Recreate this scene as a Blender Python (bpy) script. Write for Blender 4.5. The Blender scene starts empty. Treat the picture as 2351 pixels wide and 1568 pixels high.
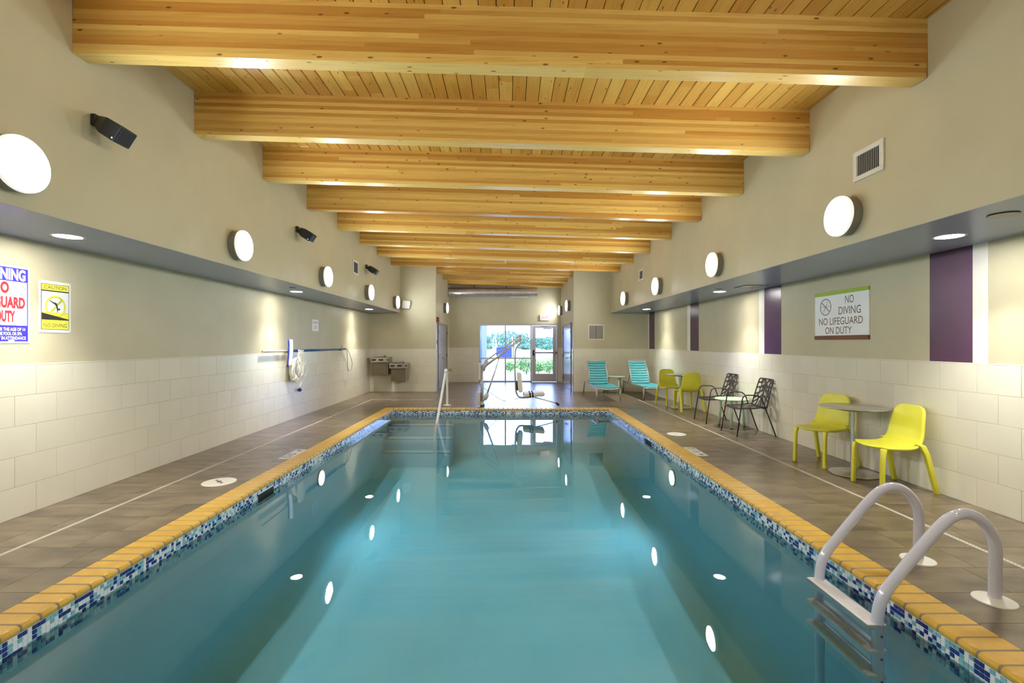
import bpy, bmesh, math, random
from mathutils import Vector, Matrix, Euler
random.seed(7)
S = bpy.context.scene
COL = S.collection
# ---------------------------------------------------------------- camera, world, sun, exposure
F_PX = 1100.0
K = F_PX / 1050.0            # depth factor: Y = K * d
CAMH = 1.48
cd = bpy.data.cameras.new('camera'); cam = bpy.data.objects.new('camera', cd); COL.objects.link(cam)
cam.location = (0, 0, CAMH); cam.rotation_euler = (math.radians(90), 0, 0)
cd.sensor_width = 36; cd.lens = F_PX / 2351 * 36; cd.clip_start = 0.02; cd.clip_end = 400
cd.shift_x = 10.5 / 2351; cd.shift_y = 2.5 / 2351
S.camera = cam
w = bpy.data.worlds.new('world'); S.world = w; w.use_nodes = True
bg = w.node_tree.nodes['Background']; bg.inputs[0].default_value = (0.36, 0.52, 1.0, 1); bg.inputs[1].default_value = 9.0
sd = bpy.data.lights.new('sun', 'SUN'); sd.energy = 4.0; sd.angle = 0.05; sd.color = (1, 0.97, 0.92)
sun = bpy.data.objects.new('sun', sd); COL.objects.link(sun); sun.rotation_euler = (math.radians(38), math.radians(25), 0)
sun.location = (8, 30, 20)
S.view_settings.view_transform = 'Standard'; S.view_settings.look = 'None'
S.view_settings.exposure = 0.60; S.view_settings.gamma = 1.0; S.view_settings.use_curve_mapping = False
S.cycles.max_bounces = 6; S.cycles.diffuse_bounces = 4; S.cycles.glossy_bounces = 3; S.cycles.volume_bounces = 0
S.cycles.use_adaptive_sampling = True; S.cycles.adaptive_threshold = 0.02; S.cycles.use_light_tree = False
S.cycles.transparent_max_bounces = 8; S.cycles.sample_clamp_indirect = 6.0
S.cycles.caustics_reflective = False; S.cycles.caustics_refractive = False
LENS_E = 104.0      # wall lamp lens
DOWN_E = 70.0      # downlight lens
SPOT_W = 125.0     # downlight beam
POOL_E = 105.0     # underwater lamp lens
# ---------------------------------------------------------------- helpers
def lin(r, g, b):
    f = lambda c: (c/255)/12.92 if c <= 10.3 else ((c/255+0.055)/1.055)**2.4
    return (f(r), f(g), f(b), 1)
def nodes(name):
    m = bpy.data.materials.new(name); m.use_nodes = True
    nt = m.node_tree; b = nt.nodes['Principled BSDF']
    return m, nt, b
def coords(nt, stretch, rand=True):
    g = nt.nodes.new('ShaderNodeNewGeometry'); out = g.outputs['Position']; oi = None
    oi = nt.nodes.new('ShaderNodeObjectInfo')
    if rand:
        mu = nt.nodes.new('ShaderNodeMath'); mu.operation = 'MULTIPLY'; mu.inputs[1].default_value = 53.7
        nt.links.new(oi.outputs['Random'], mu.inputs[0])
        ad = nt.nodes.new('ShaderNodeVectorMath'); ad.operation = 'ADD'
        nt.links.new(out, ad.inputs[0]); nt.links.new(mu.outputs[0], ad.inputs[1]); out = ad.outputs[0]
    st = nt.nodes.new('ShaderNodeVectorMath'); st.operation = 'MULTIPLY'; st.inputs[1].default_value = stretch
    nt.links.new(out, st.inputs[0])
    return st.outputs[0], oi
def mix(nt, a, b, fac, typ='MIX'):
    n = nt.nodes.new('ShaderNodeMix'); n.data_type = 'RGBA'; n.blend_type = typ
    for sock, v in ((n.inputs['Factor'], fac), (n.inputs['A'], a), (n.inputs['B'], b)):
        if isinstance(v, (tuple, float, int)): sock.default_value = v
        else: nt.links.new(v, sock)
    return n.outputs['Result']
def ramp(nt, src, p0, p1, v0=0.0, v1=1.0):
    n = nt.nodes.new('ShaderNodeMapRange'); n.inputs['From Min'].default_value = p0; n.inputs['From Max'].default_value = p1
    n.inputs['To Min'].default_value = v0; n.inputs['To Max'].default_value = v1; nt.links.new(src, n.inputs['Value'])
    return n.outputs['Result']
def noise(nt, vec, scale, detail=4):
    n = nt.nodes.new('ShaderNodeTexNoise'); n.inputs['Scale'].default_value = scale; n.inputs['Detail'].default_value = detail
    nt.links.new(vec, n.inputs['Vector']); return n.outputs['Fac']
def pmat(name, c1, c2=None, rough=0.5, metal=0.0, scale=4.0, stretch=(1, 1, 1), rnd=0.0, bump=0.0, spec=0.5, coat=0.0, lo=0.35, hi=0.65, offs=True, detail=4):
    m, nt, b = nodes(name)
    c1 = lin(*c1); c2 = lin(*c2) if c2 else tuple(min(1, v*1.05) for v in c1[:3])+(1,)
    vec, oi = coords(nt, stretch, offs)
    nf = noise(nt, vec, scale, detail)
    col = mix(nt, c1, c2, ramp(nt, nf, lo, hi))
    if rnd:
        v = ramp(nt, oi.outputs['Random'], 0, 1, 1-rnd, 1+rnd)
        cb = nt.nodes.new('ShaderNodeCombineColor')
        for i in range(3): nt.links.new(v, cb.inputs[i])
        col = mix(nt, col, cb.outputs[0], 1.0, 'MULTIPLY')
    nt.links.new(col, b.inputs['Base Color'])
    b.inputs['Roughness'].default_value = rough; b.inputs['Metallic'].default_value = metal
    b.inputs['Specular IOR Level'].default_value = spec; b.inputs['Coat Weight'].default_value = coat
    if bump:
        bp = nt.nodes.new('ShaderNodeBump'); bp.inputs['Strength'].default_value = bump; bp.inputs['Distance'].default_value = 0.002
        nt.links.new(nf, bp.inputs['Height']); nt.links.new(bp.outputs[0], b.inputs['Normal'])
    return m
def wood(name, light, dark, stretch, rough=0.32, knot=1.0):
    m, nt, b = nodes(name)
    vec, oi = coords(nt, stretch)
    g1 = noise(nt, vec, 3.0, 6)
    base = mix(nt, lin(*light), lin(*dark), ramp(nt, oi.outputs['Random'], 0.15, 0.85, 0.0, 1.0))
    grain = mix(nt, (1, 1, 1, 1), (0.74, 0.60, 0.42, 1), ramp(nt, g1, 0.48, 0.74, 0.0, 0.6))
    col = mix(nt, base, grain, 1.0, 'MULTIPLY')
    kv = nt.nodes.new('ShaderNodeVectorMath'); kv.operation = 'MULTIPLY'
    kv.inputs[1].default_value = tuple((2.6 if s < 5 else 7.0)/s for s in stretch); nt.links.new(vec, kv.inputs[0])
    vo = nt.nodes.new('ShaderNodeTexVoronoi'); vo.inputs['Scale'].default_value = 1.5*knot; nt.links.new(kv.outputs[0], vo.inputs['Vector'])
    col = mix(nt, col, lin(96, 58, 24), ramp(nt, vo.outputs['Distance'], 0.07, 0.13, 0.85, 0.0))
    nt.links.new(col, b.inputs['Base Color']); b.inputs['Roughness'].default_value = rough
    return m
def emis(name, color, strength):
    m, nt, b = nodes(name)
    vec, oi = coords(nt, (1, 1, 1)); nf = noise(nt, vec, 3)
    nt.links.new(mix(nt, color, tuple(v*0.98 for v in color[:3])+(1,), nf), b.inputs['Emission Color'])
    b.inputs['Base Color'].default_value = (0.8, 0.8, 0.8, 1); b.inputs['Emission Strength'].default_value = strength
    return m
def thin(name, tint, ior, bump=0.0, rough=0.0, bscale=1.0):
    m, nt, b = nodes(name); nt.nodes.remove(b)
    out = nt.nodes['Material Output']
    tr = nt.nodes.new('ShaderNodeBsdfTransparent'); tr.inputs[0].default_value = tint
    gl = nt.nodes.new('ShaderNodeBsdfGlossy'); gl.inputs['Roughness'].default_value = rough; gl.inputs['Color'].default_value = (1, 1, 1, 1)
    fr = nt.nodes.new('ShaderNodeFresnel'); fr.inputs['IOR'].default_value = ior
    mx = nt.nodes.new('ShaderNodeMixShader')
    nt.links.new(fr.outputs[0], mx.inputs[0]); nt.links.new(tr.outputs[0], mx.inputs[1]); nt.links.new(gl.outputs[0], mx.inputs[2])
    if bump:
        vec, oi = coords(nt, (1, 1, 1), False); nf = noise(nt, vec, bscale, 3)
        bp = nt.nodes.new('ShaderNodeBump'); bp.inputs['Strength'].default_value = bump; bp.inputs['Distance'].default_value = 0.02
        nt.links.new(nf, bp.inputs['Height'])
        for n in (gl, fr): nt.links.new(bp.outputs[0], n.inputs['Normal'])
    nt.links.new(mx.outputs[0], out.inputs[0])
    return m
M = {}
M['wall'] = pmat('beige_wall_paint', (196, 188, 157), (202, 194, 163), rough=0.45, scale=2, offs=False, spec=0.35)
M['wall_tile'] = pmat('cream_wall_tile', (226, 221, 200), (231, 226, 207), rough=0.2, scale=1.5, rnd=0.015)
M['wall_grout'] = pmat('tan_grout', (168, 156, 126), rough=0.8, scale=20)
M['trim_white'] = pmat('white_paint', (236, 233, 222), rough=0.35)
M['purple'] = pmat('purple_paint', (76, 44, 70), (82, 49, 75), rough=0.3, offs=False)
M['soffit'] = pmat('blue_grey_soffit_paint', (150, 160, 188), (154, 164, 191), rough=0.3, offs=False)
M['floor_tile'] = pmat('brown_stone_floor_tile', (84, 73, 58), (140, 124, 100), rough=0.29, spec=0.55, scale=3.4, stretch=(0.8, 2.0, 1), rnd=0.03, detail=10, lo=0.28, hi=0.74)
M['floor_grout'] = pmat('dark_floor_grout', (98, 86, 70), rough=0.8, scale=20)
M['coping'] = pmat('amber_coping_tile', (208, 164, 56), (222, 178, 72), rough=0.34, scale=9, rnd=0.05)
M['coping_grout'] = pmat('grey_coping_grout', (150, 136, 116), rough=0.85, scale=20)
M['mos_white'] = pmat('white_mosaic_glass', (232, 234, 236), rough=0.12, scale=5)
M['mos_navy'] = pmat('navy_mosaic_glass', (36, 44, 128), rough=0.1, scale=5, rnd=0.2)
M['mos_teal'] = pmat('teal_mosaic_glass', (118, 172, 190), (140, 190, 204), rough=0.1, scale=5, rnd=0.1)
M['mos_grout'] = pmat('pale_mosaic_grout', (228, 232, 236), rough=0.6, scale=20)
M['basin'] = pmat('pale_pool_plaster', (204, 228, 240), (212, 234, 245), rough=0.6, scale=1.2, offs=False)
M['step_edge'] = pmat('dark_step_tile', (52, 92, 112), rough=0.3)
M['beam'] = wood('laminated_fir', (232, 197, 112), (198, 146, 68), (0.7, 16, 16), knot=1.25)
M['plank'] = wood('pine_plank', (224, 184, 96), (202, 152, 68), (12, 0.8, 12), knot=1.5)
M['lamp_grey'] = pmat('grey_lamp_metal', (140, 137, 132), rough=0.45, metal=0.15)
M['lens'] = emis('lit_lamp_lens', (0.895, 0.955, 1.0, 1), LENS_E)
M['lens_dim'] = emis('lit_lamp_lens_dimmed', (0.895, 0.955, 1.0, 1), LENS_E*0.42)
M['down_lens'] = emis('lit_downlight_lens', (1.0, 0.97, 0.92, 1), DOWN_E)
M['pool_lens'] = emis('lit_pool_lamp_lens', (0.62, 0.86, 1.0, 1), POOL_E)
M['black_plastic'] = pmat('black_speaker_plastic', (30, 31, 34), rough=0.45, scale=30)
M['black_rubber'] = pmat('black_rubber', (22, 22, 24), rough=0.6)
M['led'] = emis('blue_led', (0.2, 0.4, 1.0, 1), 3.0)
M['white_metal'] = pmat('white_enamel', (226, 224, 216), rough=0.3)
M['white_plastic'] = pmat('white_plastic', (236, 234, 224), rough=0.35)
M['slat_grey'] = pmat('grey_louvre', (188, 186, 182), rough=0.4)
M['vent_panel'] = pmat('grey_vent_panel', (150, 143, 132), rough=0.5)
M['vent_dark'] = pmat('shadowed_vent_grey', (92, 90, 88), rough=0.7)
M['gap_shade'] = pmat('dark_teal_gap_shade', (34, 62, 68), rough=0.8)  # shade between lounger straps, put into a dark colour
M['strip'] = pmat('pale_grey_drain_plastic', (192, 186, 174), rough=0.5)
M['slot'] = pmat('drain_slot_grey', (140, 132, 122), rough=0.6)
M['skirt'] = emis('lit_lamp_side', (1.0, 0.97, 0.92, 1), 0.45)
M['dark_void'] = pmat('dark_interior', (34, 32, 30), rough=0.8)
M['ladder'] = pmat('lavender_white_coated_tube', (214, 214, 230), rough=0.14, coat=0.8)
M['tread'] = pmat('grey_white_tread_plastic', (222, 220, 222), rough=0.5, scale=30)
M['yellow'] = pmat('yellow_recycled_plastic', (230, 226, 66), (236, 232, 78), rough=0.42, scale=8)
M['silver'] = pmat('brushed_silver', (196, 194, 192), (206, 204, 202), rough=0.25, metal=0.85, scale=3, stretch=(1, 20, 1))
M['mint'] = pmat('mint_powder_coat', (186, 214, 178), (192, 220, 184), rough=0.4)
M['bronze'] = pmat('dark_brown_powder_coat', (50, 42, 38), (58, 50, 46), rough=0.45)
M['aqua'] = pmat('aqua_strap', (66, 160, 166), (74, 168, 174), rough=0.5)
M['champagne'] = pmat('champagne_frame_metal', (190, 182, 174), rough=0.35, metal=0.5)
M['steel'] = pmat('stainless_steel', (172, 165, 152), (184, 177, 164), rough=0.26, metal=0.8, stretch=(1, 1, 14))
M['taupe_panel'] = pmat('taupe_fountain_panel', (108, 95, 74), (116, 103, 82), rough=0.35, metal=0.45)
M['duct'] = pmat('galvanised_duct', (206, 204, 206), (222, 220, 222), rough=0.34, metal=0.8, scale=6)
M['door_grey'] = pmat('grey_door_paint', (150, 142, 138), (154, 146, 142), rough=0.25)
M['door_frame'] = pmat('taupe_door_frame_paint', (128, 116, 100), rough=0.35)
M['alu'] = pmat('anodised_aluminium', (206, 199, 204), (210, 203, 208), rough=0.35, metal=0.1)
M['glass'] = thin('clear_window_glass', (0.97, 0.98, 1.0, 1), 1.45)
M['water'] = thin('pool_water', (0.96, 0.99, 1.0, 1), 1.33, bump=0.035, bscale=1.6)
_nt = M['water'].node_tree; _va = _nt.nodes.new('ShaderNodeVolumeAbsorption'); _va.inputs['Color'].default_value = (0.05, 0.86, 0.96, 1); _va.inputs['Density'].default_value = 0.27
_nt.links.new(_va.outputs[0], _nt.nodes['Material Output'].inputs['Volume'])
M['red'] = pmat('red_alarm_plastic', (176, 28, 34), rough=0.35)
M['sign_red'] = pmat('red_sign_ink', (226, 34, 44), rough=0.4)
M['sign_blue'] = pmat('blue_sign_ink', (48, 36, 226), rough=0.4)
M['sign_white'] = pmat('white_sign_face', (242, 242, 240), rough=0.35)
M['sign_yellow'] = pmat('yellow_sign_ink', (240, 240, 70), rough=0.4)
M['ink'] = pmat('black_sign_ink', (36, 30, 26), rough=0.5)
M['sign_brown'] = pmat('brown_sign_ink', (104, 80, 56), rough=0.5)
M['sign_green'] = pmat('lime_sign_strip', (160, 184, 40), rough=0.4)
M['sign_wood'] = pmat('brown_sign_strip', (122, 74, 36), (110, 66, 32), rough=0.5)
M['exit_red'] = emis('lit_exit_red', (1.0, 0.10, 0.08, 1), 0.5); M['exit_red'].node_tree.nodes['Principled BSDF'].inputs['Base Color'].default_value = (0.45, 0.02, 0.02, 1)
M['exit_face'] = emis('lit_exit_face', (1.0, 0.93, 0.84, 1), 0.25)
M['blue_tube'] = pmat('blue_pole_tube', (34, 84, 150), rough=0.35)
M['blue_ball'] = pmat('blue_float', (38, 52, 150), rough=0.4)
M['rope'] = pmat('white_rope', (250, 248, 240), rough=0.7, scale=60, bump=0.4)
M['ring'] = pmat('white_ring_buoy', (248, 246, 238), rough=0.55)
M['brass'] = pmat('aged_brass', (120, 96, 50), rough=0.4, metal=0.7)
M['chrome'] = pmat('chrome', (210, 210, 212), rough=0.12, metal=1.0)
M['foam'] = pmat('cream_seat_plastic', (222, 214, 196), rough=0.45)
M['lift_steel'] = pmat('grey_lift_steel', (184, 178, 174), (194, 188, 184), rough=0.3, metal=0.35)
M['box_grey'] = pmat('pale_grey_control_box', (196, 190, 178), rough=0.5)
M['grass'] = pmat('sunlit_grass', (150, 178, 84), (176, 198, 110), rough=0.9, scale=1.2, offs=False)
M['concrete'] = pmat('pale_concrete', (206, 204, 200), (214, 212, 208), rough=0.85, scale=2, offs=False)
M['gravel'] = pmat('grey_gravel', (120, 118, 124), (190, 188, 190), rough=0.9, scale=18, offs=False, detail=8)
M['leaf'] = pmat('shrub_leaves', (64, 104, 40), (112, 148, 70), rough=0.6, scale=6, rnd=0.15)
M['tree_leaf'] = pmat('tree_leaves', (52, 92, 84), (100, 138, 112), rough=0.8, scale=1.4, rnd=0.15, detail=8)
M['bark'] = pmat('grey_brown_bark', (84, 70, 58), rough=0.9, scale=12)
M['blue_metal'] = pmat('blue_corrugated_metal', (20, 24, 112), (26, 30, 122), rough=0.4)
M['blue_bin'] = pmat('blue_bin_paint', (22, 34, 170), rough=0.4)
M['plank_gap'] = pmat('shadowed_roof_deck', (120, 84, 36), rough=0.8)

for _k in ('skirt', 'led', 'exit_red', 'exit_face'): M[_k].cycles.emission_sampling = 'NONE'
def link(name, data, parent=None, loc=(0, 0, 0), rot=None, scale=None):
    o = bpy.data.objects.new(name, data); COL.objects.link(o); o.location = loc
    if rot is not None: o.rotation_euler = rot
    if scale is not None: o.scale = scale
    if parent is not None: o.parent = parent
    return o
def tag(o, label=None, cat=None, group=None, kind=None):
    if label: o['label'] = label
    if cat: o['category'] = cat
    if group: o['group'] = group
    if kind: o['kind'] = kind
    return o
def thing(name, label, cat, loc=(0, 0, 0), rot=None, group=None):
    return tag(link(name, None, None, loc, rot), label, cat, group)
BC = {}
def boxmesh(dims, mat, bev=0.0, seg=1):
    key = (tuple(round(d, 4) for d in dims), mat, round(bev, 4), seg)
    if key in BC: return BC[key]
    bm = bmesh.new(); bmesh.ops.create_cube(bm, size=1.0)
    bmesh.ops.scale(bm, vec=dims, verts=bm.verts)
    if bev: bmesh.ops.bevel(bm, geom=bm.edges[:], offset=bev, segments=seg, profile=0.5, affect='EDGES')
    me = bpy.data.meshes.new('box'); bm.to_mesh(me); bm.free(); me.materials.append(M[mat])
    if seg > 1:
        for p in me.polygons: p.use_smooth = True
    BC[key] = me; return me
def box(name, mat, c, dims, parent=None, bev=0.0, rot=None, seg=1):
    return link(name, boxmesh(dims, mat, bev, seg), parent, c, rot)
def box2(name, mat, lo, hi, parent=None, bev=0.0):
    return box(name, mat, tuple((a+b)/2 for a, b in zip(lo, hi)), tuple(b-a for a, b in zip(lo, hi)), parent, bev)
def mesh(name, vs, fs, mat, smooth=False):
    me = bpy.data.meshes.new(name); me.from_pydata([tuple(v) for v in vs], [], fs); me.materials.append(M[mat])
    if smooth:
        for p in me.polygons: p.use_smooth = True
    me.validate(); me.update(); return me
def catmull(pts, n=6, closed=False):
    pts = [Vector(p) for p in pts]; out = []; N = len(pts)
    for i in range(N if closed else N-1):
        g = (lambda j: pts[j % N]) if closed else (lambda j: pts[max(0, min(N-1, j))])
        p0, p1, p2, p3 = g(i-1), g(i), g(i+1), g(i+2)
        for k in range(n):
            t = k/n
            out.append(0.5*((2*p1)+(p2-p0)*t+(2*p0-5*p1+4*p2-p3)*t*t+(3*p1-p0-3*p2+p3)*t**3))
    if not closed: out.append(pts[-1])
    return out
def rounded(pts, r, n=5):
    """polyline with rounded corners"""
    pts = [Vector(p) for p in pts]; out = [pts[0]]
    for i in range(1, len(pts)-1):
        a, b, c = pts[i-1], pts[i], pts[i+1]
        rr = min(r, (a-b).length*0.49, (c-b).length*0.49)
        s = b+(a-b).normalized()*rr; e = b+(c-b).normalized()*rr
        for k in range(n+1):
            t = k/n; out.append((1-t)**2*s+2*t*(1-t)*b+t*t*e)
    out.append(pts[-1]); return out
def tubemesh(pts, r, mat, seg=10, closed=False, flat=None, cap=True):
    """r: number or list; flat: (a,b) section scale"""
    pts = [Vector(p) for p in pts]; N = len(pts); vs = []; fs = []
    T = []
    for i in range(N):
        a = pts[(i-1) % N] if (closed or i > 0) else pts[i]
        b = pts[(i+1) % N] if (closed or i < N-1) else pts[i]
        T.append((b-a).normalized())
    up = Vector((0, 0, 1)) if abs(T[0].z) < 0.9 else Vector((0, 1, 0))
    n = T[0].cross(up).normalized()
    for i in range(N):
        n = (n-T[i]*n.dot(T[i])).normalized(); b = T[i].cross(n)
        rr = r[i] if isinstance(r, (list, tuple)) else r
        for k in range(seg):
            a = 2*math.pi*(k+0.5)/seg
            ca, sa = math.cos(a), math.sin(a)
            if flat: ca *= flat[0]; sa *= flat[1]
            vs.append(pts[i]+(n*ca+b*sa)*rr)
    for i in range(N if closed else N-1):
        for k in range(seg):
            i2 = (i+1) % N
            fs.append((i*seg+k, i2*seg+k, i2*seg+(k+1) % seg, i*seg+(k+1) % seg))
    if not closed and cap:
        fs.append(tuple(range(seg))); fs.append(tuple(reversed(range((N-1)*seg, N*seg))))
    me = mesh('tube', vs, fs, mat, smooth=seg > 4)
    bm = bmesh.new(); bm.from_mesh(me); bmesh.ops.recalc_face_normals(bm, faces=bm.faces); bm.to_mesh(me); bm.free()
    return me
def tube(name, mat, pts, r, parent=None, seg=10, closed=False, flat=None):
    return link(name, tubemesh(pts, r, mat, seg, closed, flat), parent)
def joinmesh(parts, mat, smooth=False):
    bm = bmesh.new()
    for me in parts: bm.from_mesh(me)
    me = bpy.data.meshes.new('joined'); bm.to_mesh(me); bm.free(); me.materials.clear(); me.materials.append(M[mat])
    return me
def lathemesh(prof, mat, seg=40, smooth=True):
    vs = []; fs = []; N = len(prof)
    for r, z in prof:
        for k in range(seg):
            a = 2*math.pi*k/seg; vs.append((r*math.cos(a), r*math.sin(a), z))
    for i in range(N-1):
        for k in range(seg):
            fs.append((i*seg+k, i*seg+(k+1) % seg, (i+1)*seg+(k+1) % seg, (i+1)*seg+k))
    if prof[0][0] > 1e-4: fs.append(tuple(reversed(range(seg))))
    if prof[-1][0] > 1e-4: fs.append(tuple(range((N-1)*seg, N*seg)))
    me = mesh('lathe', vs, fs, mat, smooth)
    bm = bmesh.new(); bm.from_mesh(me); bmesh.ops.remove_doubles(bm, verts=bm.verts, dist=1e-5)
    bmesh.ops.recalc_face_normals(bm, faces=bm.faces)
    for e in bm.edges:
        if len(e.link_faces) == 2 and e.calc_face_angle(0) > 0.6: e.smooth = False
    bm.to_mesh(me); bm.free(); return me
def lathe(name, mat, prof, parent=None, loc=(0, 0, 0), rot=None, seg=40):
    return link(name, lathemesh(prof, mat, seg), parent, loc, rot)
def copy_tree(o, loc=None, rot=None, label=None, group=None):
    c = o.copy(); COL.objects.link(c)
    if loc is not None: c.location = loc
    if rot is not None: c.rotation_euler = rot
    if label: c['label'] = label
    if group: c['group'] = group
    for ch in list(o.children):
        d = ch.copy(); COL.objects.link(d); d.parent = c
        for g in list(ch.children):
            e = g.copy(); COL.objects.link(e); e.parent = d
    return c
TXT = {}
def textmesh(s, mat, bold=0.0):
    key = (s, mat, bold)
    if key in TXT: return TXT[key]
    cu = bpy.data.curves.new('lettering', 'FONT'); cu.body = s; cu.offset = bold; cu.align_x = 'CENTER'; cu.resolution_u = 4
    ob = bpy.data.objects.new('lettering', cu); COL.objects.link(ob)
    dg = bpy.context.evaluated_depsgraph_get()
    me = bpy.data.meshes.new_from_object(ob.evaluated_get(dg))
    bpy.data.objects.remove(ob); bpy.data.curves.remove(cu)
    xs = [v.co.x for v in me.vertices]; ys = [v.co.y for v in me.vertices]
    cx, cy = (min(xs)+max(xs))/2, (min(ys)+max(ys))/2; dx, dy = max(xs)-min(xs), max(ys)-min(ys)
    for v in me.vertices: v.co = ((v.co.x-cx)/dx, (v.co.y-cy)/dy, 0)
    me.materials.clear(); me.materials.append(M[mat]); TXT[key] = me; return me
def text(name, s, mat, parent, x, y, w_, h_, z, bold=0.0, rot=None):
    return link(name, textmesh(s, mat, bold), parent, (x, y, z), rot, (w_, h_, 1))
R90 = math.pi/2
ROT_L = (R90, 0, R90)      # panel on the left wall, facing +X
ROT_R = (R90, 0, -R90)     # panel on the right wall, facing -X
ROT_B = (R90, 0, 0)        # panel facing the camera
# ---------------------------------------------------------------- dimensions
XL, XR = -4.16, 4.25            # lower side walls
UL, UR = -3.23, 3.12            # upper side walls
YB = 13.8*K                     # wall at the end of the pool hall
AL, AR = -2.16, 2.00            # vestibule side walls
YA = 17.15*K                    # vestibule end wall
YN = -2.2                       # wall behind the camera
ZS = 2.375                      # soffit underside
PL, PR = -2.547, 2.253            # coping nose
CL, CR = -2.772, 2.478            # coping outer edge
CY1 = 10.43*K
CW = 0.225
PY0, PY1 = 0.95, CY1-CW        # pool ends (nose)
ZW = -0.128                     # water level
WH = 1.2825                     # wall tile height
SL = 0.0291
def zc(x): return 4.07-SL*(x+3.23)
ROOF = math.atan(SL)
# ---------------------------------------------------------------- walls
def struct(name, lo, hi, mat):
    me = boxmesh([q-p for p, q in zip(lo, hi)], mat).copy()
    me.transform(Matrix.Translation([(p+q)/2 for p, q in zip(lo, hi)]))
    return tag(link(name, me), kind='structure')
wl = struct('wall_left', (XL-0.2, YN, -0.02), (XL, YB, ZS+0.02), 'wall')
wr = struct('wall_right', (XR, YN, -0.02), (XR+0.2, YB, ZS+0.02), 'wall')
ul = struct('wall_left_upper', (UL-0.2, YN, ZS), (UL, YB, 4.3), 'wall')
ur = struct('wall_right_upper', (UR, YN, ZS), (UR+0.2, YB, 4.3), 'wall')
sl = struct('ceiling_soffit_left', (XL, YN, ZS-0.003), (UL-0.001, YB, ZS+0.05), 'soffit')
sr = struct('ceiling_soffit_right', (UR+0.001, YN, ZS-0.003), (XR, YB, ZS+0.05), 'soffit')
wbl = struct('wall_back_left', (XL-0.2, YB, -0.02), (AL, YB+0.12, 4.3), 'wall')
wbr = struct('wall_back_right', (AR, YB, -0.02), (XR+0.2, YB+0.12, 4.3), 'wall')
wal = struct('wall_vestibule_left', (AL-0.2, YB+0.12, -0.02), (AL, YA+0.2, 4.3), 'wall')
war = struct('wall_vestibule_right', (AR, YB+0.12, -0.02), (AR+0.2, YA+0.2, 4.3), 'wall')
OX0, OX1, OZ = -1.063, 1.895, 2.168
def wallhole(name):
    bm = bmesh.new()
    for lo, hi in (((AL, YA, -0.02), (OX0, YA+0.2, 4.3)), ((OX1, YA, -0.02), (AR, YA+0.2, 4.3)), ((OX0, YA, OZ), (OX1, YA+0.2, 4.3))):
        r = bmesh.ops.create_cube(bm, size=1.0)
        bmesh.ops.scale(bm, vec=[b-a for a, b in zip(lo, hi)], verts=r['verts'])
        bmesh.ops.translate(bm, vec=[(a+b)/2 for a, b in zip(lo, hi)], verts=r['verts'])
    me = bpy.data.meshes.new(name); bm.to_mesh(me); bm.free(); me.materials.append(M['wall'])
    return tag(link(name, me), kind='structure')
wae = wallhole('wall_vestibule_end')
wn = struct('wall_front', (XL-0.2, YN-0.2, -0.02), (XR+0.2, YN, 4.3), 'wall')
# wall tiles
TW, TH, TG = 0.3735, 0.2565, 0.0022
def wainscot(wall, axis, s0, s1, face, sign, phase, skip_trim=False):
    """axis 'y': wall at X=face, sign=outward X; axis 'x': wall at Y=face (outward -Y)"""
    def put(name, mat, sa, sb, za, zb, t0, t1, bev):
        if axis == 'y':
            a, b = sorted((face+sign*t0, face+sign*t1)); lo, hi = (a, sa, za), (b, sb, zb)
        else:
            a, b = sorted((face+sign*t0, face+sign*t1)); lo, hi = (sa, a, za), (sb, b, zb)
        return box2(name, mat, lo, hi, wall, bev)
    put('grout_bed', 'wall_grout', s0, s1, 0, WH, 0, 0.006, 0)
    put('tile_trim', 'wall_tile', s0, s1, WH, WH+0.012, 0, 0.009, 0.002)
    for r in range(5):
        z1 = WH-r*TH; z0 = z1-TH
        ph = phase if r % 2 == 0 else phase+TW/2
        k = math.floor((s0-ph)/TW)
        while ph+k*TW < s1:
            a, b = max(s0, ph+k*TW), min(s1, ph+(k+1)*TW); k += 1
            if b-a < 0.02: continue
            put('wall_tile', 'wall_tile', a+TG/2, b-TG/2, max(0.001, z0+TG/2), z1-TG/2, 0.001, 0.0095, 0.0012)
wainscot(wl, 'y', 1.0, YB, XL, 1, 4.03*K)
wainscot(wr, 'y', 1.0, YB, XR, -1, 4.13*K)
wainscot(wbl, 'x', XL+0.01, AL, YB, -1, AL)
wainscot(wbr, 'x', AR, XR-0.01, YB, -1, XR-0.1)
wainscot(wae, 'x', AL+0.01, OX0, YA, -1, AL+0.1)
wainscot(wae, 'x', OX1, AR-0.01, YA, -1, AR)
D0, D1 = 14.12*K, 16.18*K       # vestibule side door openings
wainscot(wal, 'y', YB+0.12, D0, AL, 1, D0); wainscot(wal, 'y', D1, YA, AL, 1, D1)
wainscot(war, 'y', YB+0.12, D0+0.1, AR, -1, D0); wainscot(war, 'y', D1+0.1, YA, AR, -1, D1)
# painted stripes on the right wall
for i, (a, b, m) in enumerate(((4.60, 4.175, 'purple'), (4.175, 4.04, 'trim_white'), (7.56, 7.10, 'purple'), (7.72, 7.56, 'trim_white'),
                               (10.62, 10.16, 'purple'), (10.80, 10.62, 'trim_white'), (13.70, 13.21, 'purple'), (13.80, 13.70, 'trim_white'),
                               (1.60, 1.15, 'purple'), (1.15, 1.0, 'trim_white'))):
    box2('painted_stripe', m, (XR-0.003, b*K, WH+0.013), (XR, a*K, ZS-0.003), wr)
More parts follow.
